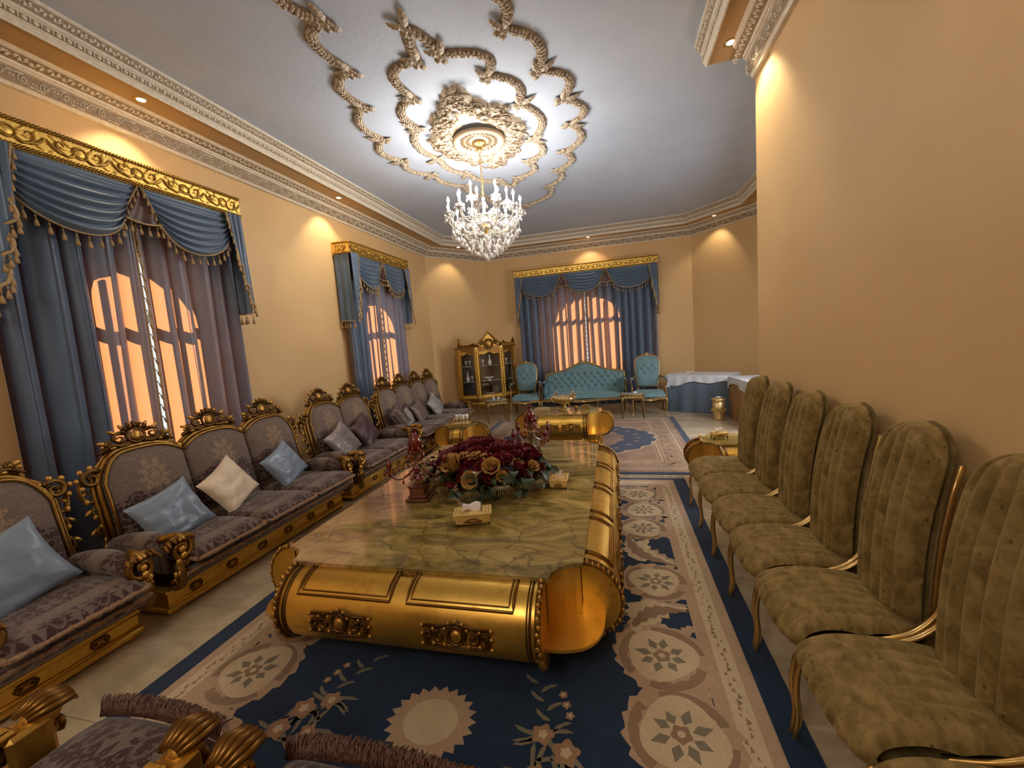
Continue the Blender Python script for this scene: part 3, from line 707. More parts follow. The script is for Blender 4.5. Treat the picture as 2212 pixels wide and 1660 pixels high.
def part(key, mb, mat, parent, loc, rz=0, sc=1):
    if key not in protos: o = mb.build(key, mat, parent, loc, rz); protos[key] = o; o.scale = (sc,)*3; return o
    return dup(protos[key], parent, loc, (0, 0, rz), sc)
BUL = []
for tier, (nA, R, zc, mb, a0) in enumerate(((12, .42, -.80, arm_m, .13), (6, .27, -.66, arm_u, .30))):
    for i in range(nA):
        a = a0+2*pi*i/nA; c, s = cos(a), sin(a)
        key = 'arm' if tier == 0 else 'upper_arm'
        zb = ZT-.30 if tier == 0 else ZT-.20
        part(key, mb, M['armgilt'], CH, (0, 0, zb), a)
        tz = zb+(.10 if tier == 0 else .13); tz += .0
        p = (R*c, R*s, tz)
        part('candle_cup', cup, M['crystal'], CH, p); part('candle', can, M['white'], CH, (p[0], p[1], tz+.035)); part('bulb', blb, M['bulb'], CH, (p[0], p[1], tz+.125))
        for k in range(5):
            b = a+2*pi*k/5; part('crystal_drop', drop, M['crystal'], CH, (p[0]+.05*cos(b), p[1]+.05*sin(b), tz-.002), b, .8)
        part('bead_string', bead, M['crystal'], CH, (p[0]*.93, p[1]*.93, tz-.06), 0); part('crystal_drop', drop, M['crystal'], CH, (p[0]*.93, p[1]*.93, tz-.175), a, 1.35)
for R, z, n, sc in ((.365, -.98, 20, 1.65), (.30, -1.05, 18, 1.6), (.24, -1.11, 16, 1.55), (.175, -1.16, 12, 1.5), (.11, -1.195, 8, 1.5), (.05, -1.215, 4, 1.5)):
    for i in range(n):
        a = 2*pi*(i+.5*(n % 4 == 0))/n; part('crystal_drop', drop, M['crystal'], CH, (R*cos(a), R*sin(a), z), a, sc)
        part('bead_string', bead, M['crystal'], CH, (R*cos(a)*.98, R*sin(a)*.98, z+.115), a)
part('crystal_drop', drop, M['crystal'], CH, (0, 0, -1.24), 0, 1.8)
for i in range(24):
    a = 2*pi*i/24+.1
    for R, z in ((.20, -.90), (.33, -.86), (.38, -.80), (.12, -.80)): part('crystal_drop', drop, M['crystal'], CH, (R*cos(a), R*sin(a), z), a, 1.0)
m = MB()
for R, z in ((.385, -.90), (.27, -.94), (.15, -.96), (.33, -.90)):
    m.tube([(R*cos(2*pi*k/32), R*sin(2*pi*k/32), z) for k in range(32)], .005, 5, True)
for i in range(6): a = pi*i/6; m.tube([(.385*cos(a), .385*sin(a), -.90), (0, 0, -.97), (-.385*cos(a), -.385*sin(a), -.90)], .004, 4)
m.build('drop_frame', M['crystal'], CH)
# ================================================================ PELMETS, SWAGS, CURTAINS
tas = MB(); tas.tube([(0, 0, 0), (0, 0, -.018)], .002, 4)
for z, r in ((-.020, .0075), (-.034, .0055)): tas.ball((0, 0, z), r, 6, 4)
tas.lathe([(.0001, -.095), (.015, -.092), (.013, -.070), (.008, -.048), (.004, -.040), (.0001, -.038)], 7)
TAS = [None]
def put_tassel(parent, p, sc=1.0, rnd=None):
    if TAS[0] is None: TAS[0] = tas.build('tassel', M['tassel'], parent, p); TAS[0].scale = (sc,)*3; return
    dup(TAS[0], parent, p, (0, 0, 0), sc)
def along(pts, step):
    out = []; acc = step*.5
    for a, b in zip(pts[:-1], pts[1:]):
        a, b = Vector(a), Vector(b); L = (b-a).length
        while acc < L: out.append(a.lerp(b, acc/L)); acc += step
        acc -= L
    return out
def dressing(loc, rz, hw, depth, zb, zt, nsw, label, tlen, seed):
    """local: x along the wall, wall at y=0, room towards -y"""
    rd = random.Random(seed)
    E = empty('pelmet', (loc[0], loc[1], 0), rz, label, 'pelmet', 'gilded pelmets with blue swags over the windows')
    m = MB(); m.box(-hw, hw, -depth, -depth+.025, zb, zt); m.box(-hw, -hw+.025, -depth+.025, -.003, zb, zt); m.box(hw-.025, hw, -depth+.025, -.003, zb, zt); m.box(-hw+.025, hw-.025, -depth+.025, -.003, zt-.02, zt-.001)
    m.build('board', M['goldbright'], E)
    def rope(z, y, rr):
        mb = MB(); n = int(2*hw/.022)
        for i in range(n):
            x = -hw+(i+.5)*2*hw/n
            mb.tube([(x-.012, -y, z-rr*.8), (x+.012, -y-.006, z+rr*.8)], rr*.62, 4)
        k = int(depth/.022)-1
        for s in (-1, 1):
            for i in range(k): yy = -.02-(i+.5)*(depth-.02)/k; mb.tube([(s*(hw+.004), yy-.012, z-rr*.8), (s*(hw+.008), yy+.012, z+rr*.8)], rr*.62, 4)
        return mb
    for z in (zt-.018, zb+.016): rope(z, depth+.002, .014).build('rope_moulding', M['goldbright'], E)
    h = zt-zb; step = .36; n = max(2, int(round(2*hw/step))); st = 2*hw/n; zc = (zt+zb)/2; mb = MB()
    # acanthus scroll motif
    for s in (1,):
        mb.ball((0, 0, 0), (.034, .012, .030), 8, 5); mb.tube([(.042*cos(2*pi*k/12), -.003, .038*sin(2*pi*k/12)) for k in range(12)], .006, 4, True)
        for sg in (-1, 1):
            mb.tube(cr([(sg*.03, 0, -.02), (sg*.07, -.006, -.045), (sg*.115, -.004, -.02), (sg*.125, -.006, .02), (sg*.10, -.004, .035), (sg*.085, -.003, .015)], 4), [.011*(1-k/30) for k in range(21)], 5)
            mb.tube(cr([(sg*.10, 0, -.04), (sg*.15, -.006, -.01), (sg*.175, -.004, .03)], 4), [.009, .011, .011, .010, .009, .008, .006, .004, .002], 5)
            for (x, z, a) in ((.06, .03, .6), (.075, .045, 1.1), (.14, .045, .5), (.15, -.045, -.4), (.09, .0, 0)):
                n0 = len(mb.v); mb.ball((0, 0, 0), (.022, .007, .009), 6, 3); mb.tf(n0, Matrix.Translation((sg*x, -.003, z)) @ Matrix.Rotation(-a*sg, 4, 'Y'))
    r0 = None
    for i in range(n):
        x = -hw+(i+.5)*st
        if r0 is None: r0 = mb.build('scroll_relief', M['goldbright'], E, (x, -depth-.002, zc)); r0.scale = (st/.36, 1, h/.19)
        else: dup(r0, E, (x, -depth-.002, zc), (0, 0, 0), (st/.36, 1, h/.19))
    for s in (-1, 1):
        d = dup(r0, E, (s*(hw+.002), -depth/2, zc), (0, 0, s*pi/2 if s > 0 else -pi/2), (.55, 1, h/.19))
    # valance: swags, jabots, tassels
    V = E
    jw = .17; x0, x1 = -hw+jw*.75, hw-jw*.75; sw = (x1-x0)/nsw; yv = depth-.02; D = .47
    gap = .008
    for i in range(nsw):
        a = x0+i*sw+(gap if i > 0 else 0); b = x0+(i+1)*sw-(gap if i < nsw-1 else 0); g0 = .40 if i > 0 else .42; ph = rd.random()*6
        def fn(u, v, a=a, b=b, ph=ph, i=i):
            # folds gather at the two upper corners and hang as catenaries
            g = .25; c = (4*u*(1-u))**.75
            f = v**.9; z = zb+.012-(g*f*(1-c)+ (D)*f*c)
            x = a+(b-a)*u + (.125 if i > 0 else .02)*f*(1-u)**4 - (.125 if i < nsw-1 else .02)*f*u**4
            fold = sin(v*2*pi*6.5+ph+.8*sin(u*3+ph))
            y = -yv+.02-(.055*c*(.35+.65*v))-.027*fold*min(1, v*5)*(.35+.65*c)-.008
            return (x, y, z)
        mb = MB(); mb.surf(fn, 30, 54); mb.build('swag', M['swag'], V)
        edge = [Vector(fn(k/30, 1)) for k in range(31)]
        tb = MB(); tb.tube([p+Vector((0, -.004, -.006)) for p in edge], .013, 5, ry=.5); tb.build('braid', M['trim'], V)
        for p in along([p+Vector((0, -.006, -.014)) for p in edge], .072): put_tassel(V, p, rd.uniform(.85, 1.05))
        for s, xx in ((0, a), (1, b)):
            if (s == 0 and i > 0) or (s == 1 and i < nsw-1):
                q = Vector(fn(s, 1)); tp = Vector((xx, -yv-.012, zb+.01))
                tb = MB(); tb.tube([tp, tp.lerp(q, .5), q], .012, 5, ry=.5); tb.build('braid', M['trim'], V)
                for p in along([tp, q], .06): put_tassel(V, p+Vector((0, -.008, 0)), .7)
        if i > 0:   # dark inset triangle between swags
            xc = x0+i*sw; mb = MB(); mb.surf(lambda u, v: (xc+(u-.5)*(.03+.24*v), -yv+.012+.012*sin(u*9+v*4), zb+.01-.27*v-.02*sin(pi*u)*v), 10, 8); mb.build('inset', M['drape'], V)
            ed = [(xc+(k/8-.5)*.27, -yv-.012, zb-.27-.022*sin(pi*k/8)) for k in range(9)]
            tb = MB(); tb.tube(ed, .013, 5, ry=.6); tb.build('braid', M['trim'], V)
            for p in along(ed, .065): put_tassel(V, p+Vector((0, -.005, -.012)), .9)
    for s in (-1, 1):
        # jabot: pleated cascade on the front corner, shorter towards the middle
        def fj(u, v, s=s):
            L = .98-.60*u-.10*abs(((u*3) % 1)-.5)
            x = s*(hw-.012-u*jw*(1-.25*v)+ .02*v*sin(u*20)); y = -depth+.0-.022*abs(sin(u*pi*3))-.012-.01*v
            return (x, y, zb+.01-L*v)
        mb = MB(); mb.surf(fj, 24, 12); mb.build('jabot', M['swag'], V)
        ed = [Vector(fj(k/24, 1))+Vector((0, -.006, -.004)) for k in range(25)]+[Vector(fj(1, 1-k/6))+Vector((-s*.004, -.006, 0)) for k in range(1, 7)]
        tb = MB(); tb.tube(ed, .012, 5, ry=.6); tb.build('braid', M['trim'], V)
        for p in along(ed[:25], .045): put_tassel(V, p+Vector((0, -.006, -.008)), .95)
        for p in along(ed[24:], .07): put_tassel(V, p+Vector((-s*.008, -.01, 0)), .75)
        def fs(u, v, s=s): return (s*(hw-.006+.014*sin(u*14)*(.3+v)), -.022-(depth-.04)*u, zb+.01-.98*v)
        mb = MB(); mb.surf(fs, 16, 8); mb.build('side_fall', M['swag'], V)
        ed = [Vector(fs(k/16, 1)) for k in range(17)]; tb = MB(); tb.tube(ed, .013, 5, ry=.6); tb.build('braid', M['trim'], V)
        for p in along(ed, .055): put_tassel(V, p+Vector((0, 0, -.012)), 1)
    # curtain panels
    for s in (-1, 1):
        nm = 'left' if s < 0 else 'right'
        C = empty('curtain', (loc[0], loc[1], 0), rz, tlen[0 if s < 0 else 1], 'curtain', 'blue satin curtains')
        pl = rd.uniform(0, 6); W = hw-.05; npl = W/.175
        def fc(u, v, s=s, pl=pl, W=W, npl=npl):
            ph = u*2*pi*npl+pl+.5*sin(u*5+pl)+.9*sin(u*13+pl*2)*u*(1-u)*4; x = s*(.014+.016*v+W*u*(1-.02*v)+.016*sin(2*ph)*min(1, u*9)*min(1, (1-u)*9))
            amp = .046+.012*v; w2 = .35*sin(ph*2+1.3)
            return (x, -.115-amp*(sin(ph)+w2)-.010*sin(v*5+u*11), zb+.015-(zb+.005)*v)
        mb = MB(); mb.surf(fc, 150, 14); mb.build('panel', M['curtain'], C)
        ed = [Vector(fc(0, k/40)) for k in range(3, 37)]
        tb = MB(); tb.tube([p+Vector((-s*.004, -.005, 0)) for p in ed], .008, 4); 
        tb.build('edge_braid', M['trim'], C)
        if s < 0:
            for p in along(ed, .10):
                if TAS[0] and p.z > .9: dup(TAS[0], C, p+Vector((.004, -.012, 0)), (0, -.5, 0), .8)
    return E
dressing((XL, 2.685), pi/2, .935, .29, 3.065, 3.262, 2, 'gilded carved pelmet over the nearest left window',
         ('nearest blue curtain panel, left half of the closest window', 'blue curtain panel on the right half of the closest window'), 1)
dressing((XL, 6.31), pi/2, .89, .29, 3.055, 3.235, 2, 'gilded carved pelmet over the second left window, behind the four-seat sofa',
         ('left blue curtain panel of the second left window', 'right blue curtain panel of the second left window by the corner'), 2)
dressing((-.61, YB), 0, 1.60, .24, 3.065, 3.25, 3, 'wide gilded carved pelmet over the back window',
         ('blue curtain panel on the left half of the back window', 'blue curtain panel on the right half of the back window'), 3)
# ================================================================ BAROQUE SOFAS
def crest_mesh(w=.36, h=.13):
    """openwork rococo crest, centred on x, standing on z=0, front towards -y"""
    mb = MB()
    mb.ball((0, -.022, h*.42), (w*.09, .016, h*.26), 8, 5)
    mb.tube([(w*.13*cos(2*pi*k/14), -.018, h*.42+h*.36*sin(2*pi*k/14)) for k in range(14)], .009, 5, True)
    for k in range(7):
        a = pi*(k+.5)/7; mb.tube([(w*.12*cos(a), -.015, h*.5+h*.25*sin(a)), (w*.20*cos(a), -.028, h*.62+h*.42*sin(a)), (w*.19*cos(a), -.012, h*.66+h*.5*sin(a))], [.010, .012, .005], 5)
    for s in (-1, 1):
        mb.tube([(s*x, -.018, z) for x, y, z in spiral(w*.24, h*.40, h*.30, .006, pi*.75, -1.25, 13)], [.013-.0006*k for k in range(14)], 5)
        mb.tube(cr([(s*w*.10, -.015, h*.10), (s*w*.22, -.02, h*.0), (s*w*.36, -.018, h*.14), (s*w*.46, -.015, h*.02), (s*w*.55, -.01, -h*.16)], 4), [.012]*8+[.010]*5+[.008]*4, 5)
        mb.tube([(s*x, -.018, z) for x, y, z in spiral(w*.40, h*.26, h*.17, .004, -pi*.4, 1.2, 10)], [.010-.0006*k for k in range(11)], 5)
        for (x, z, a, L) in ((.16, .86, 1.0, .20), (.30, .72, .6, .2), (.47, .30, .3, .18), (.34, .02, -.3, .14)):
            n0 = len(mb.v); mb.ball((0, 0, 0), (w*L*.5, .011, .012), 6, 4); mb.tf(n0, Matrix.Translation((s*w*x, -.016, h*z)) @ Matrix.Rotation(-a*s, 4, 'Y'))
        for x, z in ((.06, 1.05), (.28, .45), (.50, .12)): mb.ball((s*w*x, -.026, h*z), .010, 5, 4)
    mb.tube([(-w*.5, 0, -h*.1), (-w*.2, 0, h*.12), (0, 0, h*.25), (w*.2, 0, h*.12), (w*.5, 0, -h*.1)], .016, 5)
    return mb
def side_scroll_mesh():
    """tall openwork C and S scrolls down the outer side of a sofa back, growing towards +x"""
    mb = MB()
    mb.tube(cr([(0, 0, .50), (.05, -.01, .50), (.085, -.012, .44), (.08, -.012, .37), (.045, -.01, .34), (.02, -.01, .37), (.035, -.01, .41), (.052, -.01, .40)], 4), [.016-.0003*k for k in range(29)], 6)
    mb.tube(cr([(0, 0, .33), (.03, -.01, .31), (.055, -.01, .27), (.03, -.01, .22), (.015, -.01, .17)], 4), .012, 5)
    mb.tube(cr([(.01, -.01, .19), (.045, -.012, .17), (.055, -.012, .12), (.03, -.01, .10), (.022, -.01, .13), (.036, -.01, .135)], 4), [.013-.0003*k for k in range(21)], 5)
    mb.tube(cr([(.02, -.005, .10), (.035, -.01, .04), (.055, -.01, -.02)], 4), .012, 5)
    for z, x in ((.47, .06), (.35, .07), (.29, .02), (.24, .05), (.17, .03), (.08, .03), (.03, .04), (.42, .02)):
        mb.ball((x, -.02, z), (.016, .012, .020), 6, 4)
    for z in (.46, .40, .28, .15): n0 = len(mb.v); mb.ball((0, 0, 0), (.030, .010, .012), 6, 4); mb.tf(n0, Matrix.Translation((.075, -.01, z)) @ Matrix.Rotation(.7, 4, 'Y'))
    return mb
def arm_scroll_mesh():
    """gilded acanthus front of an arm: big volute with leaf, local origin at arm front, facing -y"""
    mb = MB()
    mb.tube([(x, y2, z) for (x, _, z), y2 in zip(spiral(0, .02, .085, .012, pi*.3, 1.6, 20), [-.02-.001*k for k in range(21)])], [.022-.0006*k for k in range(21)], 6)
    mb.tube(cr([(.03, .10, .085), (0, .03, .10), (-.005, -.02, .095), (0, -.05, .07)], 4), .026, 7)
    for i in range(6):
        a = -.9+.45*i
        mb.tube([(.045*sin(a), .02, .06+.02*cos(a)), (.085*sin(a), -.02, .055+.05*cos(a)), (.095*sin(a), -.055, .03+.05*cos(a))], [.012, .018, .006], 5)
    mb.tube(cr([(.0, -.03, -.05), (.01, -.01, -.11), (-.02, .02, -.17), (.03, .06, -.20)], 4), [.026]*5+[.022]*4+[.016]*4, 6)
    for k in range(6): mb.ball((.03*sin(k*2.1), -.045+.012*k, -.02-.03*k), (.022, .016, .022), 6, 4)
    mb.ball((0, -.03, .02), .024, 8, 5)
    return mb
PRO = {}
def proto(key, mb, mat, parent, loc=(0, 0, 0), rot=(0, 0, 0), scale=(1, 1, 1)):
    if key in PRO: return dup(PRO[key], parent, loc, rot, scale)
    o = mb.build(key.split('/')[-1], mat, parent); o.location = loc; o.rotation_euler = rot; o.scale = scale; PRO[key] = o; return o
CREST, SIDES, ARMS = crest_mesh(), side_scroll_mesh(), arm_scroll_mesh()
def fringe_tube(mb, pts, r, seed=0, n=6):
    P = [Vector(p) for p in pts]; rd = random.Random(seed); fine = []
    for a, b in zip(P[:-1], P[1:]):
        k = max(1, int((b-a).length/.014)); fine += [a.lerp(b, q/k) for q in range(k)]
    fine.append(P[-1]); mb.tube([p+Vector((rd.uniform(-.002, .002), rd.uniform(-.002, .002), rd.uniform(-.003, .003))) for p in fine], [r*rd.uniform(.65, 1.2) for _ in fine], n)
def sofa(x, y, rz, n, sw, label, name='baroque_sofa', cat='sofa', seed=1):
    E = empty(name, (x, y, 0), rz, label, cat, 'gilded damask seating along the left wall'); W = n*sw; hw = W/2; rd = random.Random(seed)
    lean = lambda z: -.165+.20*(z-.35)      # y of the back plane at height z
    # plinth rail with moulded ornaments
    m = MB(); m.box(-hw-.06, hw+.06, -.60, -.14, .02, .055, .008); m.box(-hw-.045, hw+.045, -.585, -.16, .055, .155, .004); m.box(-hw-.07, hw+.07, -.615, -.14, .155, .185, .008)
    m.tube([(-hw-.05, -.59, .065), (hw+.05, -.59, .065)], .008, 5); m.tube([(-hw-.05, -.59, .145), (hw+.05, -.59, .145)], .008, 5)
    m.build('base_rail', M['goldroll'], E)
    om = MB(); om.tube([(-.045, 0, 0), (-.03, -.004, .022), (.03, -.004, .022), (.045, 0, 0), (.03, -.004, -.022), (-.03, -.004, -.022)], .005, 5, True); om.ball((0, -.002, 0), (.020, .008, .012), 6, 4)
    for s in (-1, 1): om.tube([(s*a, b, c) for a, b, c in spiral(.028, 0, .014, .003, 0, 1, 8, -.004)], .004, 4)
    k = max(2, int(W/.25))
    for i in range(k): proto('rail_ornament', om, M['golddark'], E, (-hw+(i+.5)*W/k, -.587, .105))
    # feet
    fm = MB(); fm.lathe([(.0001, 0), (.028, 0), (.034, .012), (.022, .024), (.0001, .024)], 10)
    for sx in (-1, 1):
        for yy in (-.56, -.2): proto('foot', fm, M['golddark'], E, (sx*(hw), yy, 0))
    # flared lower upholstery tier and its fringe
    m = MB()
    def tier(a, b):
        X = (a-.5)*(W+.10); prof = [(-.58, .185), (-.66, .21), (-.735, .245), (-.765, .285), (-.74, .315), (-.60, .33), (-.18, .33), (-.16, .20)]
        t = b*(len(prof)-1); i = min(int(t), len(prof)-2); q = t-i; p0, p1 = prof[i], prof[i+1]
        e = max(0, abs(a-.5)*2-.93)/.07
        return (X, (p0[0]+(p1[0]-p0[0])*q)*(1-.04*e*e)+.008*sin(a*W*40)*(b < .5), p0[1]+(p1[1]-p0[1])*q-.02*e*e)
    m.surf(tier, 14*n, 21, uvfn=lambda a, b: ((a-.5)*W, b*1.3)); m.build('lower_upholstery', M['dseat'], E)
    m = MB(); fringe_tube(m, [(-hw-.03, -.755, .292), (hw+.03, -.755, .292)], .017, 3); fringe_tube(m, [(-hw-.03, -.64, .205), (hw+.03, -.64, .205)], .011, 4); m.build('lower_fringe', M['fringe'], E)
    for i in range(n):
        xc = -hw+(i+.5)*sw
        # seat cushion
        m = MB(); g = .006
        def cush(a, b, xc=xc):
            X = (a-.5)*2; Y = (b-.5)*2
            ex = (1-abs(X)**6)**.35 if abs(X) < 1 else 0; ey = (1-abs(Y)**6)**.35 if abs(Y) < 1 else 0
            e = ex*ey; z = .372+.062*e+.006*sin(a*6+b*7+i)*e
            return (xc+X*(sw/2-g), -.445+Y*.375, z)
        m.surf(cush, 20, 20, uvfn=lambda a, b: ((a-.5)*sw, -.15+b*.70)); 
        def under(a, b, xc=xc):
            X = (a-.5)*2; Y = (b-.5)*2; ex = (1-abs(X)**6)**.35 if abs(X) < 1 else 0; ey = (1-abs(Y)**6)**.35 if abs(Y) < 1 else 0
            return (xc+X*(sw/2-g), -.445-Y*.375, .372-.045*ex*ey)
        m.surf(under, 12, 12, uvfn=lambda a, b: ((a-.5)*sw, b*.2)); m.build('seat_cushion', M['dseat'], E)
        m = MB(); fringe_tube(m, [(xc-sw/2+.012, -.12, .375), (xc-sw/2+.012, -.80, .372), (xc-sw/2+.03, -.822, .372), (xc+sw/2-.03, -.822, .372), (xc+sw/2-.012, -.80, .372), (xc+sw/2-.012, -.12, .375)], .015, 10+i); m.build('cushion_fringe', M['fringe'], E)
        # back pad
        Lr = .35 if i == 0 else 0; Rr = .35 if i == n-1 else 0
        hwp = sw/2-.004; ztop = 1.045; zv = .955
        top = []
        for kq in range(25):
            t = -1+2*kq/24; q = abs(t); drop = (ztop-zv)*q**2.6
            if (t < 0 and Lr) or (t > 0 and Rr): drop = (ztop-.86)*q**4.5
            top.append((xc+t*hwp, ztop-drop))
        out = [(xc-hwp, .36)]+[(xc-hwp, .36+(top[0][1]-.36)*k/8) for k in range(1, 8)]+top+[(xc+hwp, top[-1][1]-(top[-1][1]-.36)*k/8) for k in range(1, 8)]+[(xc+hwp, .36)]+[(xc+hwp-2*hwp*k/8, .36) for k in range(1, 8)]
        m = MB(); n0 = len(m.v); m.dome(out[::-1], 0, .05, .055, (xc, .68), rings=(1, .975, .92, .84, .72, .56, .38, .18), uvo=(xc, .36))
        uv = [(p[0]-xc, p[2]-.36) for p in m.v]; m.uv = uv
        m.v = [(p[0], p[1]+lean(p[2]), p[2]) for p in m.v]; m.build('back_panel', M['dback'], E)
        # frame moulding round the arch, double bead
        fr = [p for p in top]; 
        if i == 0: fr = [(xc-hwp, .40), (xc-hwp, .62), (xc-hwp, .78)]+fr
        if i == n-1: fr = fr+[(xc+hwp, .78), (xc+hwp, .62), (xc+hwp, .40)]
        m = MB()
        for (o, r, yy) in ((.018, .017, -.02), (.000, .010, -.062), (.042, .012, .0)):
            pts = []
            for (px, pz) in fr:
                dx, dz = (px-xc), pz-.70; L = sqrt(dx*dx+dz*dz); 
                if pz < .80: pts.append((px+(o if dx > 0 else -o), yy+lean(pz), pz))
                else: pts.append((px+(dx/L*o if abs(dx) > .9*hwp and ((i == 0 and dx < 0) or (i == n-1 and dx > 0)) else 0), yy+lean(pz), pz+o*.85))
            m.tube(pts, r, 6)
        m.build('arch_frame', M['gold'], E)
        proto('crest', CREST, M['golddark'], E, (xc, -.02+lean(1.08), ztop+.025), (-.18, 0, 0), (1.22, 1.1, 1.08))
        if i < n-1:
            kn = MB(); kn.ball((0, -.02, .02), (.026, .02, .024), 7, 5)
            for s in (-1, 1):
                kn.tube([(s*a, -.015, c) for a, b, c in spiral(.038, .02, .026, .006, pi, -1.1, 9)], .008, 5); kn.tube([(s*.02, 0, .04), (s*.06, 0, .06), (s*.10, 0, .075)], [.012, .010, .006], 5)
            kn.tube([(0, -.02, .0), (0, -.035, -.05), (0, -.045, -.10)], [.012, .010, .004], 5)
            proto('valley_knot', kn, M['golddark'], E, (xc+sw/2, -.01+lean(1.0), zv+.005), (-.18, 0, 0))
    m = MB(); bk = [( -hw, .30), (-hw, .9), (hw, .9), (hw, .30)]; n0 = len(m.v); m.box(-hw, hw, -.0, .028, .30, .93, .01); m.v = [(p[0], p[1]+lean(p[2])+.012, p[2]) for p in m.v]; m.build('back_board', M['dark'], E)
    for s in (-1, 1):
        o = proto('side_scroll/a' if False else 'side_scroll', SIDES, M['golddark'], E, (s*(hw+.012), -.03+lean(.7), .42), (-.18, 0, 0), (s, 1, 1))
        # shoulder volute at the top corner
        sm_ = MB()
        if s == 1 or 'shoulder_volute' not in PRO:
            sm_.tube([(a, -.015, c) for a, b, c in spiral(.05, 0, .062, .010, pi*.8, -1.45, 20)], [.017-.0005*k for k in range(21)], 6)
            for k in range(5): a = pi*.8-k*.8; sm_.ball((.05+.075*cos(a), -.01, .075*sin(a)), (.018, .012, .018), 6, 4)
        proto('shoulder_volute', sm_, M['golddark'], E, (s*(hw-.01), -.02+lean(.93), .905), (-.18, 0, 0), (s, 1, 1))
        # arm: upholstered bolster sloping forward, ending in a gilded volute
        m = MB()
        def arm(a, b, s=s):
            y = -.17-.52*a; z = .455+.045*sin(pi*a*.9)-.03*a; r = .060+.012*sin(pi*a); th = 2*pi*b
            return (s*(hw+.015)+r*1.05*cos(th), y, z+r*.85*sin(th))
        m.surf(arm, 10, 14, cv=True, uvfn=lambda a, b: (b*.38-.19, .10+a*.5)); 
        m.box(s*(hw+.015)-.055, s*(hw+.015)+.055, -.66, -.17, .30, .46, .01); m.build('armrest', M['dseat'], E)
        proto('arm_volute', ARMS, M['gold'], E, (s*(hw+.02), -.70, .435), (0, 0, 0), (s, 1, 1))
        pm = MB(); pm.tube(cr([(0, -.70, .36), (0, -.73, .30), (0, -.70, .22), (0, -.64, .19)], 4), [.034, .032, .030, .029, .030, .032, .034, .032, .028, .024, .022, .020, .018], 7)
        for k in range(5): pm.ball((.012*(-1)**k, -.735+.012*abs(k-1), .34-.03*k), (.026, .014, .020), 6, 4)
        proto('arm_post', pm, M['golddark'], E, (s*(hw+.035), 0, 0))
    return E
LW = -3.445
sofa(LW, 2.755, pi/2, 3, .555, 'three-seat gilded sofa in brown damask in front of the nearest window')
sofa(LW, 4.405, pi/2, 2, .555, 'two-seat gilded sofa in brown damask between the two left windows', seed=2)
sofa(LW, 6.27, pi/2, 4, .51, 'long four-seat gilded sofa in brown damask beneath the second left window', seed=3)
sofa(LW, 1.36, pi/2, 1, .60, 'gilded damask armchair at the left edge holding a large blue cushion', 'baroque_armchair', 'armchair', 4)
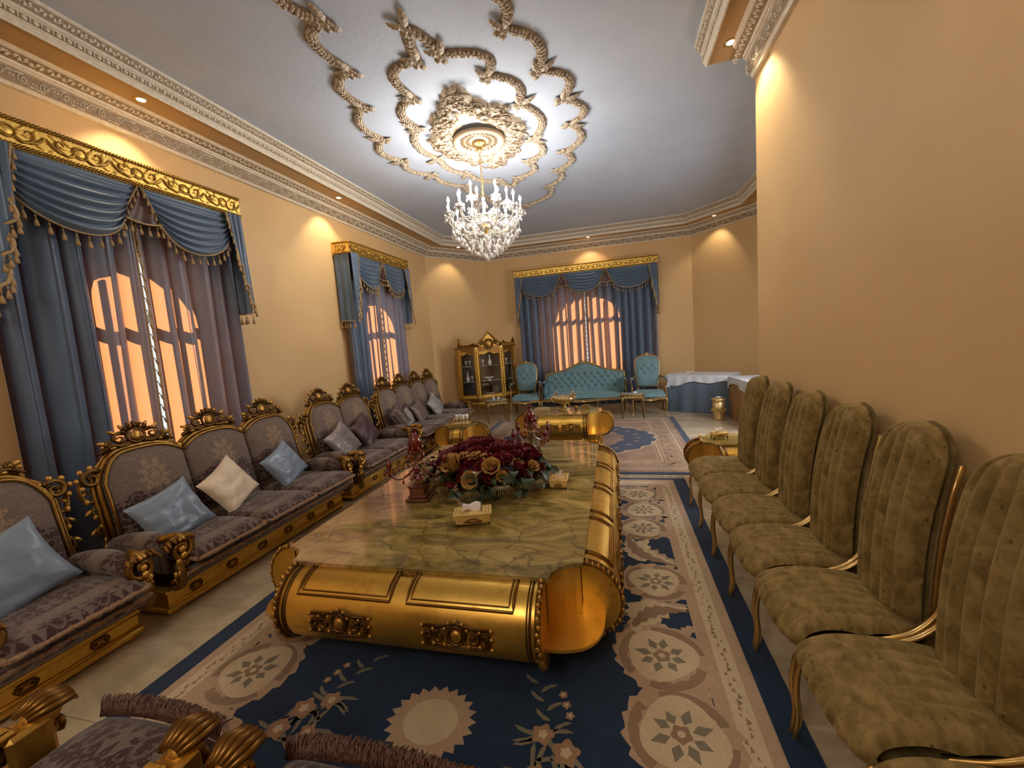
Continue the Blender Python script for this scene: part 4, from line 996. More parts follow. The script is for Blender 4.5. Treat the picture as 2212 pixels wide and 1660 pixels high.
# ---------------------------------------------------------------- the two armchairs just in front of the camera, seen from behind
def near_chair(x, y, label, seed, w=.27):
    E = empty('fringed_armchair', (x, y, 0), pi, label, 'armchair', 'armchairs with their backs to the camera'); rd = random.Random(seed)
    m = MB()
    def cush(a, b):
        X = (a-.5)*2; Y = (b-.5)*2; ex = (1-abs(X)**5)**.4 if abs(X) < 1 else 0; ey = (1-abs(Y)**5)**.4 if abs(Y) < 1 else 0
        return (X*w*1.0, -.30+Y*.29, .475+.095*ex*ey+.006*sin(a*9+seed)*ex*ey)
    m.surf(cush, 22, 22, uvfn=lambda a, b: ((a-.5)*.5, .02+b*.46)); m.build('seat_cushion', M['dseat'], E)
    m = MB(); m.box(-w, w, -.57, -.02, .20, .455, .02); m.build('seat_base', M['dseat'], E)
    m = MB(); fr = random.Random(seed)
    for i in range(260):
        t = i/259; x0 = -w*.98+2*w*.98*t; 
        for q in range(2):
            a = fr.uniform(-1.4, 1.4); hh = fr.uniform(.6, 1.35); z0 = .530+.03*(1-(2*t-1)**2)
            m.tube([(x0, -.565, z0-.01), (x0+.005*a, -.575-.006*q, z0+.024*hh), (x0+.014*a, -.592-.014*q, z0+.030*hh-.012*q)], [.0028, .0026, .0020], 3)
    m.build('front_fringe', M['fringedark'], E)
    for s in (-1, 1):
        m = MB(); m.tube([(s*(w+.035), .02, .60), (s*(w+.035), -.20, .60), (s*(w+.035), -.42, .585)], [.030, .030, .028], 8)
        for k in range(4): a = pi/4+pi/2*k; m.tube([(s*(w+.035)+.028*cos(a), .0, .60+.028*sin(a)), (s*(w+.035)+.026*cos(a), -.42, .585+.026*sin(a))], .006, 4)
        m.build('arm_rail', M['gold'], E)
        m = MB(); m.box(s*(w+.035)-.042, s*(w+.035)+.042, -.47, -.37, .40, .63, .012)
        m.box(s*(w+.035)-.030, s*(w+.035)+.030, -.40, -.22, .625, .648, .008); m.box(s*(w+.035)-.020, s*(w+.035)+.020, -.39, -.23, .648, .656, .004)
        m.build('arm_block', M['gold'], E)
        am = MB(); am.ball((0, 0, 0), (.040, .046, .038), 10, 7)
        for k in range(7):
            a = -1.2+.4*k; am.tube([(.030*sin(a), .04, .012+.024*cos(a)), (.052*sin(a), -.01, .012+.042*cos(a)), (.040*sin(a), -.055, .004+.030*cos(a)), (.02*sin(a), -.072, -.010)], [.009, .013, .010, .005], 5)
        am.tube([(x_, -.03, z_) for x_, _, z_ in spiral(0, -.05, .035, .006, pi/2, -1.4, 12)], .010, 5)
        proto('acanthus_knob', am, M['gold'], E, (s*(w+.035), -.46, .625))
        m = MB(); m.tube(cr([(s*(w+.03), -.47, .41), (s*(w+.045), -.49, .30), (s*(w+.02), -.47, .15), (s*(w+.03), -.50, .0)], 4), [.034]*5+[.026]*4+[.018]*4, 7); m.build('leg', M['golddark'], E)
        m = MB(); m.box(s*(w+.02)-.022, s*(w+.02)+.022, -.02, .03, 0, .62, .006); m.build('leg', M['golddark'], E)
    out = [(-w-.02, .50), (-w-.02, .78), (-w*.8, .92), (0, .97), (w*.8, .92), (w+.02, .78), (w+.02, .50)]
    m = MB(); m.dome(out[::-1], .02, .03, .04, (0, .72), uvo=(0, .45)); m.v = [(p[0], p[1]+.30*(p[2]-.5), p[2]) for p in m.v]; m.uv = [(p[0], p[2]-.45) for p in m.v]; m.build('back_panel', M['dback'], E)
    m = MB(); m.tube([(px, .03+.30*(pz-.5), pz) for px, pz in out], .026, 7); m.build('back_frame', M['gold'], E)
near_chair(-1.395, .262, 'gilded armchair with dark fringed damask seat, lower left beside the near sofa', 3, .238)
near_chair(-.655, .25, 'gilded armchair with fringed damask seat at the bottom edge, nearest the camera', 5, .268)
# ================================================================ GILDED ROLL TABLES
def ornament_cartouche():
    """pierced cartouche plaque, in the xz plane facing -y, about .30 x .09"""
    mb = MB(); mb.box(-.14, .14, 0, .004, -.038, .030)
    mb.tube([(-.14, -.004, .034), (-.07, -.006, .036), (0, -.008, .055), (.07, -.006, .036), (.14, -.004, .034)], .0065, 5); mb.tube([(-.14, -.004, -.04), (0, -.007, -.050), (.14, -.004, -.04)], .0055, 5)
    mb.ball((0, -.006, .0), (.026, .012, .026), 10, 6); mb.tube([(.036*cos(2*pi*k/14), -.008, .004+.038*sin(2*pi*k/14)) for k in range(14)], .0065, 5, True)
    for k in range(5): a = pi*(k+.5)/5; mb.ball((.048*cos(a), -.010, .016+.046*sin(a)), .008, 6, 4)
    for s in (-1, 1):
        mb.tube([(s*x, -.007, z) for x, y, z in spiral(.072, -.006, .026, .004, pi*.5, -1.3, 12)], [.0065-.0002*k for k in range(13)], 5)
        mb.tube([(s*x, -.007, z) for x, y, z in spiral(.116, -.004, .024, .004, -pi*.5, 1.3, 12)], [.0065-.0002*k for k in range(13)], 5)
        for x, z in ((.05, -.036), (.095, .024), (.095, -.034), (.142, .034), (.142, -.040), (.142, 0)): mb.ball((s*x, -.007, z), (.009, .008, .009), 6, 4)
    return mb
CART = ornament_cartouche()
def roll_table(x, y, rz, W, L, H, r, label, group, pn=(2, 3), base=.0105, simple_=False, notch=.15, shelfz=.18):
    """W along x, L along y (marble size); rolls of radius r wrap all four sides, open shelves in the corners"""
    E = empty('gilded_coffee_table', (x, y, base), rz, label, 'coffee table', group); hw, hl = W/2, L/2
    # marble with concave corners
    out = []
    for (cx, cy, a0) in ((hw, hl, pi*1.5), (-hw, hl, 0), (-hw, -hl, pi*.5), (hw, -hl, pi)):
        arc = [(cx+notch*cos(a0-pi/2*k/8) , cy+notch*sin(a0-pi/2*k/8)) for k in range(9)]
        out += arc
    m = MB(); m.prism(out, H-.022, H); m.build('marble_top', M['marble'], E)
    zc = H-.022-r
    m = MB(); inn = [(px*(1-.02), py*(1-.02)) for px, py in out]; m.prism(inn, shelfz, H-.023); m.build('apron', M['goldroll'], E)
    bw, bl = (hw-.22, hl-.22) if not simple_ else (hw-.10, hl-.10)
    m = MB(); m.box(-bw-.02, bw+.02, -bl-.02, bl+.02, .045, shelfz, .01); m.box(-bw-.10, bw+.10, -bl-.10, bl+.10, .0, .032, .008); m.box(-bw-.06, bw+.06, -bl-.06, bl+.06, .032, .058, .008); m.build('plinth', M['goldroll'], E)
    A0, A1 = radians(90), radians(-95)
    def arcp(rr, n=16): return [(cos(A0+(A1-A0)*k/n)*rr, sin(A0+(A1-A0)*k/n)*rr) for k in range(n+1)]
    for side in range(4):
        horiz = side % 2 == 0     # rolls along x at y=-hl (0), y=+hl (2); along y at x=+hw (1), -hw (3)
        half = (hw if horiz else hl)-notch-.02; dist = (hl if horiz else hw)-.012; np_ = pn[0] if horiz else pn[1]
        rot = {0: 0, 1: pi/2, 2: pi, 3: -pi/2}[side]
        Rm = Matrix.Rotation(rot, 4, 'Z')
        def fin(mb): mb.tf(0, Rm @ Matrix.Translation((0, -dist, 0))); return mb
        m = MB(); m.surf(lambda a, b: (-half+2*half*a, -cos(A0+(A1-A0)*b)*r, zc+sin(A0+(A1-A0)*b)*r), 1, 22)
        for s in (-1, 1):
            n0 = m.add([(s*half, -c*1, zc+z) for c, z in arcp(r)]+[(s*half, .0, zc)], [tuple(range(18)) if s > 0 else tuple(range(17, -1, -1))], False)
        fin(m).build('roll', M['goldroll'], E)
        # carved end rims
        for s in (-1, 1):
            m = MB(); xs = s*(half-.012)
            m.tube([(xs, -c, zc+z) for c, z in arcp(r+.006, 20)], .014, 6); m.tube([(xs-s*.035, -c, zc+z) for c, z in arcp(r+.002, 20)], .006, 5); m.tube([(xs-s*.05, -c, zc+z) for c, z in arcp(r+.002, 20)], .004, 5)
            if not simple_:
                for kk, (c, z) in enumerate(arcp(r+.012, 22)[1:-1]): m.ball((xs+s*.006*(kk % 2), -c, zc+z), (.014, .010, .016+.006*(kk % 3 == 0)), 6, 4)
            else:
                for c, z in arcp(r+.010, 10)[1:-1]: m.ball((xs, -c, zc+z), (.010, .008, .010), 5, 3)
            fin(m).build('carved_rim', M['golddark'], E)
        # raised panel mouldings on the upper part of the roll
        if not simple_:
            pw = (2*half-.16)/np_
            m = MB()
            for i in range(np_):
                xa = -half+.08+i*pw+.045; xb = xa+pw-.09; a_t, a_b = radians(86), radians(38)
                def P(xx, aa, rr=r+.004): return (xx, -cos(aa)*rr, zc+sin(aa)*rr)
                for ro, th in ((0, .0075), (.02, .004)):
                    pts = [P(xa+ro, a_t)]+[P(xa+ro, a_t+(a_b+ro/r-a_t)*k/6) for k in range(1, 7)]+[P(xb-ro, a_b+ro/r+(a_t-a_b-ro/r)*k/6) for k in range(0, 7)]
                    m.tube(pts, th, 5)
                if i < np_-1:
                    pts = [P(xb+.0, a_t-.10), P(xb+.045, a_t-.10), P(xb+.09, a_t-.10)]; m.tube(pts, .006, 5)
            fin(m).build('panel_moulding', M['gold'], E)
        for i in range(np_):
            xc = (-half+.08+(i+.5)*(2*half-.16)/np_); aa = radians(2 if not simple_ else 8)
            yy, zz = -cos(aa)*(r+.001), zc+sin(aa)*r
            p = Rm @ Vector((xc, -dist+yy, zz))
            sc = 1.18 if not simple_ else (.95 if W > 1 else .6)
            proto('cartouche', CART, M['golddark'], E, p, (-aa, 0, rot), (sc, sc, sc))
    # corner shelves with a curved back wall
    for (sx, sy) in ((1, -1), (1, 1), (-1, 1), (-1, -1)):
        m = MB(); cx, cy = sx*(hw-notch-.02), sy*(hl-notch-.02); R = notch+r*.62
        pts = [(cx, cy)]+[(cx+sx*R*(cos(a)*abs(cos(a))**-.25 if abs(cos(a)) > 1e-3 else 0), cy+sy*R*(sin(a)*abs(sin(a))**-.25 if abs(sin(a)) > 1e-3 else 0)) for a in [pi/2*k/12 for k in range(13)]]
        if sx*sy < 0: pts = pts[::-1]
        m.prism(pts, shelfz, shelfz+.016); m.build('corner_shelf', M['goldroll'], E)
    return E
roll_table(-1.065, 3.105, 0, 1.73, 2.62, .48, .185, 'large gilded coffee table with a green-gold marble top in the centre', 'gilded marble roll tables', (2, 4))
roll_table(-.81, 6.28, 0, 1.16, .66, .48, .165, 'gilded coffee table with a grey marble top in front of the teal sofa', 'gilded marble roll tables', (2, 1), .0118, True, .17)
roll_table(-2.235, 5.62, .12, .50, .46, .46, .155, 'small gilded side table beside the long sofa, with a marble top', 'gilded marble roll tables', (1, 1), 0, True, .12)
roll_table(1.06, 4.50, 0, .50, .44, .46, .145, 'small gilded side table behind the farthest olive chair', 'gilded marble roll tables', (1, 1), 0, True, .10)
# ================================================================ OLIVE CHANNELLED CHAIRS
def olive_chair():
    E = empty('olive_dining_chair', (0, 0, 0), 0); E['category'] = 'chair'; E['group'] = 'olive channelled chairs along the right wall'
    # seat: local front -y
    prof = cr([(-.06, .425, 0), (-.16, .462, 0), (-.30, .482, 0), (-.44, .474, 0), (-.53, .440, 0), (-.565, .395, 0), (-.545, .362, 0), (-.48, .352, 0)], 5)
    def seat(a, b):
        t = b*(len(prof)-1); i = min(int(t), len(prof)-2); q = prof[i].lerp(prof[i+1], t-i); U = (a-.5)*2
        w = .222*(1-.10*(1-b)); nch = 8
        ch = abs(sin(pi*(a*nch)+.25*sin(b*5)))**.6; e = (1-abs(U)**8)**.5 if abs(U) < 1 else 0
        drop = .045*(1-e)+.018*U*U
        rise = .016*ch*min(1, b*8)*e
        cen = Vector((-.32, .40, 0)); d = (q-cen).normalized()
        q = q + d*(rise) - d*drop*.8
        return (U*w, q.x, q.y+ (0))
    m = MB(); m.surf(seat, 64, 44); 
    m.surf(lambda a, b: ((a-.5)*.42, -.07-.43*b, .355+.07*(1-b)*(1-b)), 4, 4); m.build('seat', M['olive'], E)
    # back pad
    def yb(z): t = (z-.46)/.72; return -.095+.095*t-.028*sin(pi*t)
    hw = .152; zt = 1.185; out = []
    for k in range(17):
        a = pi*k/16; out.append((hw*cos(a), zt-.155+.155*sin(a)**.9 if sin(a) > 0 else zt-.155))
    side = [.95, .85, .74, .62, .52, .46]
    out = out+[(-hw*(1+.03*sin((z-.46)*5)), z) for z in side]+[(-hw*.8, .445), (0, .44), (hw*.8, .445)]+[(hw*(1+.03*sin((z-.46)*5)), z) for z in side[::-1]]
    def ribf(X, Z, r):
        e = 1-r**8; u = X/hw
        return .013*(abs(cos(pi*u*2.5+.12*sin(Z*9)))**.55)*e
    m = MB(); nx, nz = 56, 60
    def front(a, b):
        z = .44+(zt-.44)*b; 
        if z > zt-.155: q = (z-(zt-.155))/.155; w = hw*sqrt(max(0, 1-q**2.2))
        elif z < .50: q = (.50-z)/.06; w = hw*(1-.22*q*q)
        else: w = hw*(1+.03*sin((z-.46)*5))
        U = (a-.5)*2; e = max(0, 1-abs(U)**5)**.5; ez = max(0, 1-max(0, (b-.9)/.1)**3)**.5*max(0, 1-max(0, (.06-b)/.06)**2)**.5
        th = .020+.055*e*ez+.022*(abs(cos(pi*U*2.5+.15*sin(z*9)))**.55)*e*ez
        return (U*max(w, .002), yb(z)-th, z)
    m.surf(front, nx, nz, uvfn=lambda a, b: (a, b))
    m.surf(lambda a, b: (-(a-.5)*2*max(.002, (hw*sqrt(max(0, 1-((.44+(zt-.44)*b-(zt-.155))/.155)**2.2)) if .44+(zt-.44)*b > zt-.155 else hw)), yb(.44+(zt-.44)*b)+.005, .44+(zt-.44)*b), 6, 70)
    m.surf(lambda a, b: ((a-.5)*2*max(.002, 0.002+(hw*sqrt(max(0, 1-((.44+(zt-.44)*b-(zt-.155))/.155)**2.2)) if .44+(zt-.44)*b > zt-.155 else hw)), yb(.44+(zt-.44)*b)-.016, .44+(zt-.44)*b), 6, 70); m.build('backrest', M['olive'], E)
    # brass back posts, arms and legs: flat bars
    for s in (-1, 1):
        m = MB(); m.tube([(s*.158, yb(z)+.020+.0*z, z) for z in (1.06, .95, .8, .65, .52, .42)]+[(s*.17, -.09, .30), (s*.18, -.03, 0.0)], .007, 4, ry=1.8, up=(0, 1, 0)); m.build('back_post', M['brass'], E)
        m = MB(); m.tube(cr([(s*.205, -.36, .415), (s*.212, -.26, .432), (s*.212, -.17, .468), (s*.208, -.105, .535), (s*.205, -.075, .615)], 5), .006, 4, ry=2.6, up=(1, 0, 0)); m.build('arm', M['brass'], E)
        m = MB(); m.tube(cr([(s*.200, -.50, .372), (s*.206, -.535, .33), (s*.205, -.55, .22), (s*.207, -.54, .10), (s*.212, -.555, 0.0)], 5), .0085, 4, ry=1.3, up=(0, 1, 0)); m.build('front_leg', M['brass'], E)
    m = MB(); m.box(-.205, .205, -.50, -.48, .335, .36, .003); m.box(-.20, -.185, -.50, -.07, .335, .358, .003); m.box(.185, .20, -.50, -.07, .335, .358, .003); m.build('seat_rail', M['brass'], E)
    return E
CHL = ['farthest olive channelled chair of the row, beside the wall corner', 'olive channelled chair second from the far end of the row', 'olive channelled chair third from the far end of the row', 'olive channelled chair in the middle of the row by the right wall',
       'olive channelled chair third from the near end of the row', 'olive channelled chair second from the near end, its back cut by the frame', 'nearest olive channelled chair at the bottom right corner, only its seat in view']
c0 = olive_chair(); ys = [3.66, 3.215, 2.765, 2.32, 1.87, 1.42, .965]
for i, (yy, lb) in enumerate(zip(ys, CHL)):
    c = c0 if i == 0 else copy_tree(c0)
    c.location = (1.155, yy, 0); c.rotation_euler.z = -pi/2; c['label'] = lb
# ================================================================ RUGS
def poly(mb, pts, z, h=.0012): mb.prism(pts, z-h, z)
def rosette(cx, cy, R, ang, mbs, seed, sy=1.0):
    """carved wreath: serrated leafy ring, cream ground, eight-petalled flower"""
    rd = random.Random(seed); ring, cream, tp, leaf, rose = mbs; ca, sa = cos(ang), sin(ang)
    T = lambda p: (cx+(p[0]*ca-p[1]*sa), cy+(p[0]*sa+p[1]*ca)*sy)
    poly = lambda mb, pts, z, h=.0012, dz=(seed % 5)*.00011: mb.prism(pts, z+dz-h, z+dz)
    n = 64; out = []
    for k in range(n):
        a = 2*pi*k/n; lobe = (k % 4)/4; q = 1.0+.13*(1-lobe)-.05 + .05*sin(a*2+seed)
        if .9 < a < 2.2: q *= .97
        out.append((R*q*cos(a), R*q*sin(a)))
    poly(ring, [T(p) for p in out], .0098)
    # darker inner acanthus crescents
    for s in range(3):
        a0 = s*2.1+seed; pts = [(R*.90*cos(a0+t), R*.90*sin(a0+t)) for t in [k*.2 for k in range(9)]]+[(R*(.68+.06*(k % 2))*cos(a0+t), R*(.68+.06*(k % 2))*sin(a0+t)) for k, t in [(k, 1.6-k*.2) for k in range(9)]]
        poly(tp, [T(p) for p in pts], .0108)
    pts = [(R*(.72+.06*sin(a*3+seed))*cos(a)+R*.04, R*(.72+.06*sin(a*3+seed))*sin(a)) for a in [2*pi*k/30 for k in range(30)]]
    poly(cream, [T(p) for p in pts], .0112)
    for k in range(8):
        a = 2*pi*k/8+.3+rd.uniform(-.12, .12); r0, r1 = R*.20, R*rd.uniform(.46, .60); w = R*.10
        q = [(r0*cos(a), r0*sin(a)), ((r0*.6+r1*.4)*cos(a)-w*sin(a), (r0*.6+r1*.4)*sin(a)+w*cos(a)), (r1*cos(a), r1*sin(a)), ((r0*.6+r1*.4)*cos(a)+w*sin(a), (r0*.6+r1*.4)*sin(a)-w*cos(a))]
        poly(leaf, [T(p) for p in q], .0120)
    poly(tp, [T((R*.17*(1+.15*cos(5*a))*cos(a), R*.17*(1+.15*cos(5*a))*sin(a))) for a in [2*pi*k/20 for k in range(20)]], .0126)
    poly(cream, [T((R*.07*cos(a), R*.07*sin(a))) for a in [2*pi*k/10 for k in range(10)]], .0130)
def leafy(mb, p0, p1, w, z, teeth=5, side=1):
    p0, p1 = Vector(p0), Vector(p1); d = (p1-p0); n = Vector((-d.y, d.x)).normalized(); a = []; b = []
    for k in range(teeth*2+1):
        t = k/(teeth*2); ww = w*sin(pi*min(1, t*.9+.1))*(1.0 if k % 2 else .62); c = p0+d*t + n*side*d.length*.18*sin(pi*t)
        a.append(c+n*ww); b.append(c-n*ww*.8)
    poly(mb, [tuple(q) for q in a]+[tuple(p1+n*side*.0)]+[tuple(q) for q in b[::-1]], z)
def flower(mbs, x, y, r, seed):
    ring, cream, tp, leaf, rose = mbs
    poly(rose, [(x+r*(1+.18*cos(5*a+seed))*cos(a), y+r*(1+.18*cos(5*a+seed))*sin(a)) for a in [2*pi*k/30 for k in range(30)]], .0112)
    poly(cream, [(x+r*.42*(1+.2*cos(5*a))*cos(a), y+r*.42*(1+.2*cos(5*a))*sin(a)) for a in [2*pi*k/16 for k in range(16)]], .0118)
def bouquet(mbs, x, y, s, mir, seed):
    rd = random.Random(seed); leaf = mbs[3]
    F = [(0, 0, .05), (.10, .06, .042), (-.04, -.11, .046), (.10, -.10, .036)]
    for fx, fy, r in F:
        for k in range(5):
            a = rd.uniform(0, 6.28); leafy(leaf, (x+mir*s*fx, y+s*fy), (x+mir*s*(fx+.13*cos(a)), y+s*(fy+.13*sin(a))), .016*s, .0104, 2, .4)
        flower(mbs, x+mir*s*fx, y+s*fy, r*s, seed+fx*9)
    for k in range(6): leafy(leaf, (x+mir*s*(.06+.02*k), y+s*(.08+.045*k)), (x+mir*s*(.06+.02*k+.07*(1 if k % 2 else -1)), y+s*(.13+.045*k)), .014*s, .0104, 2, .5)
    for k in range(3): flower(mbs, x+mir*s*(.0+.02*k), y+s*(.16+.05*k), .018*s, k)
RX0, RX1, RY0, RY1 = -2.37, .665, -.35, 4.60
E = empty('carved_floral_rug', (0, 0, 0), 0, 'navy blue carved rug with cream wreath border under the large marble table', 'rug')
m = MB(); m.box(RX0, RX1, RY0, RY1, 0, .008, .003); m.build('navy_ground', M['navy'], E)
def frame(mb, x0, x1, y0, y1, w, z):
    for a in ((x0, x1, y1-w, y1), (x0, x1, y0, y0+w), (x0, x0+w, y0+w, y1-w), (x1-w, x1, y0+w, y1-w)): mb.box(a[0], a[1], a[2], a[3], z-.0012, z)
B = .125
m = MB(); frame(m, RX0+B, RX1-B, RY0+B, RY1-B*.45, .20, .0092); m.build('cream_band', M['rtan'], E)
m = MB(); frame(m, RX0+B+.055, RX1-B-.055, RY0+B+.055, RY1-B*.45-.055, .085, .0100); m.build('band_centre_stripe', M['rcream'], E)
m = MB(); rd = random.Random(2)
for k in range(150):
    t = k/150
    for xx in (RX0+B+.10, RX1-B-.10): 
        cx, cy = xx+rd.uniform(-.02, .02), RY0+.2+(RY1-RY0-.4)*t; r = rd.uniform(.007, .016); a0 = rd.uniform(0, 3)
        poly(m, [(cx+r*(1+.4*cos(3*a+a0))*cos(a)*.6, cy+r*(1+.4*cos(3*a+a0))*sin(a)) for a in [2*pi*q/10 for q in range(10)]], .0106)
tag(m.build('band_sprigs', M['rtaupe'], E), kind='stuff')
mbs = [MB() for _ in range(5)]
for side in (0, 1):
    xc = RX1-B-.375 if side else RX0+B+.375; mr = 1 if side else -1
    Y = [1.13, 1.57, 1.98, 2.62, 3.37, 3.74, 4.12, .70, .25]
    for i, yy in enumerate(Y):
        R = .228 if i not in (3,) else .21
        if i in (5, 4, 6): R = .200
        rosette(xc+(.02 if i % 2 else -.01)*mr, yy, R, i*.9, mbs, i+side*11)
        # connecting cream scrolls to the outer band
        leafy(mbs[0], (xc+mr*.10, yy+.13), (xc+mr*.235, yy+.235), .04, .0094, 4, mr)
        leafy(mbs[0], (xc+mr*.15, yy-.10), (xc+mr*.24, yy-.16), .03, .0094, 3, -mr)
    for yy, s in ((2.28, 1), (3.00, -1)):
        for k in range(3): leafy(mbs[(0, 1, 2)[k]], (xc-mr*.14+.0*k, yy-s*.16+.03*k), (xc+mr*.18, yy+s*.12-.03*k), .13-.035*k, .0096+.0008*k, 6, mr*s)
        leafy(mbs[1], (xc-mr*.05, yy-.14), (xc+mr*.02, yy+.18), .13, .0100, 4, 1)
        for k in range(6): leafy(mbs[3], (xc-mr*.18, yy-.12+.05*k), (xc-mr*(.18+.09*(1 if k % 2 else -.2)), yy-.09+.05*k), .018, .0110, 2, .4)
    bouquet(mbs, xc-mr*.42, 1.42, 1.0, -mr, 5); bouquet(mbs, xc-mr*.40, .75, 1.0, -mr, 9)
for i in range(5):
    for yy in (RY1-.43,): rosette(-2.0+.38+i*.40, yy, .17, i, mbs, i+30, .9)
for cx, cy, R in ((-.84, 1.46, .20), (-.84, 2.2, .34)):
    n = 44; poly(mbs[0], [(cx+R*(1 if k % 2 else .84)*cos(2*pi*k/n), cy+R*(1 if k % 2 else .84)*sin(2*pi*k/n)*.9) for k in range(n)], .0096)
    poly(mbs[1], [(cx+R*.6*cos(2*pi*k/20), cy+R*.6*sin(2*pi*k/20)*.9) for k in range(20)], .0104)
for mb, nm, mt in zip(mbs, ('wreath_leaves', 'cream_scrolls', 'taupe_scrolls', 'grey_leaves', 'rose_flowers'), ('rtan', 'rcream', 'rtaupe', 'rleaf', 'rrose')): tag(mb.build(nm, M[mt], E), kind='stuff')
m = MB(); rd = random.Random(4)
for i in range(420):
    x = RX0+(i+.5)*(RX1-RX0)/420; m.tube([(x, RY1-.004, .005), (x+rd.uniform(-.006, .006), RY1+.04, .005), (x+rd.uniform(-.012, .012), RY1+.075, .004)], .0032, 3)
for i in range(46):
    x = RX0+(i+.5)*(RX1-RX0)/46; m.tube([(x-.03, RY1+.055, .006), (x-.015, RY1+.095, .006), (x+.015, RY1+.095, .006), (x+.03, RY1+.055, .006)], .005, 4)
tag(m.build('fringe', M['fringewhite'], E), kind='stuff')
# brown persian rug
X0, X1, Y0, Y1 = -2.34, 1.0, 4.74, 8.03
E = empty('persian_rug', (0, 0, 0), 0, 'brown patterned rug with a navy medallion in front of the teal sofa', 'rug')
m = MB(); m.box(X0, X1, Y0, Y1, 0, .008, .003); m.build('navy_edge', M['navy'], E)
m = MB(); m.box(X0+.09, X1-.09, Y0+.07, Y1-.04, .008, .0092); m.build('brown_field', M['persian'], E)
m = MB()
for d, w in ((.15, .012), (.19, .035), (.245, .012), (.44, .012), (.475, .03), (.53, .010)): frame(m, X0+.09+d-.09, X1-.0-d, Y0+d-.02, Y1-d+.06, w, .0104)
tag(m.build('border_stripe', M['persian2'], E), kind='stuff')
m = MB(); rd = random.Random(8)
for k in range(420):
    side = rd.random(); t = rd.random()
    if side < .35: cx, cy = X1-.34+rd.uniform(-.07, .07), Y0+.3+(Y1-Y0-.6)*t
    elif side < .6: cx, cy = X0+.34+rd.uniform(-.07, .07), Y0+.3+(Y1-Y0-.6)*t
    elif side < .85: cx, cy = X0+.3+(X1-X0-.6)*t, Y0+.34+rd.uniform(-.07, .07)
    else: cx, cy = X0+.3+(X1-X0-.6)*t, Y1-.3+rd.uniform(-.05, .05)
    r = rd.uniform(.012, .03); a0 = rd.random()*6
    poly(m, [(cx+r*(1+.5*cos(3*a+a0))*cos(a), cy+r*(1+.5*cos(3*a+a0))*sin(a)*.6) for a in [2*pi*q/12 for q in range(12)]], .0100)
tag(m.build('border_sprigs', M['persian2'], E), kind='stuff')
cx, cy = (X0+X1)/2+.0, 6.43
def med(R, n, amp, sy): return [(cx+R*(1+amp*abs(sin(n*a/2)))*cos(a), cy+R*sy*(1+amp*abs(sin(n*a/2)))*sin(a)) for a in [2*pi*k/160 for k in range(160)]]
m = MB(); poly(m, med(1.20, 22, .05, .80), .0100); m.build('medallion_rim', M['persian2'], E)
m = MB(); poly(m, med(1.15, 22, .06, .80), .0108); m.build('medallion', M['navy'], E)
m = MB(); poly(m, med(.70, 14, .10, .80), .0116)
for k in range(22):
    a = 2*pi*k/22; r = .96; px, py = cx+r*cos(a), cy+r*.8*sin(a); poly(m, [(px+.04*(1+.4*cos(4*t))*cos(t), py+.03*(1+.4*cos(4*t))*sin(t)) for t in [2*pi*q/12 for q in range(12)]], .0114)
tag(m.build('medallion_centre', M['persian'], E), kind='stuff')
# ================================================================ FAR END: CABINET, TEAL SUITE, SMALL TABLES, COVERED TABLES
def teal_back(out, cx, cz, buttons, R=.05):
    def fn(X, Z, r):
        d = 0
        for bx, bz in buttons:
            q = (X-bx)**2+(Z-bz)**2
            d -= .026*math.exp(-q/(R*R*.22))+.010*math.exp(-q/(R*R))
        return d
    return fn
def cabriole(mb, x, y, z0, h, sx=1, sy=1, r=.02):
    mb.tube(cr([(x, y, z0), (x+sx*.022, y-sy*.022, z0-h*.22), (x+sx*.008, y-sy*.008, z0-h*.6), (x+sx*.012, y-sy*.014, z0-h*.88), (x+sx*.03, y-sy*.03, z0-h+.012)], 4), [r*1.3, r*1.35, r*1.3, r*1.15, r, r*.9, r*.8, r*.7, r*.62, r*.56, r*.52, r*.5, r*.52, r*.55, r*.6, r*.65, r*.72], 7)
    mb.ball((x+sx*.03, y-sy*.03, z0-h+.014), (r*.95, r*.95, .014), 7, 4)
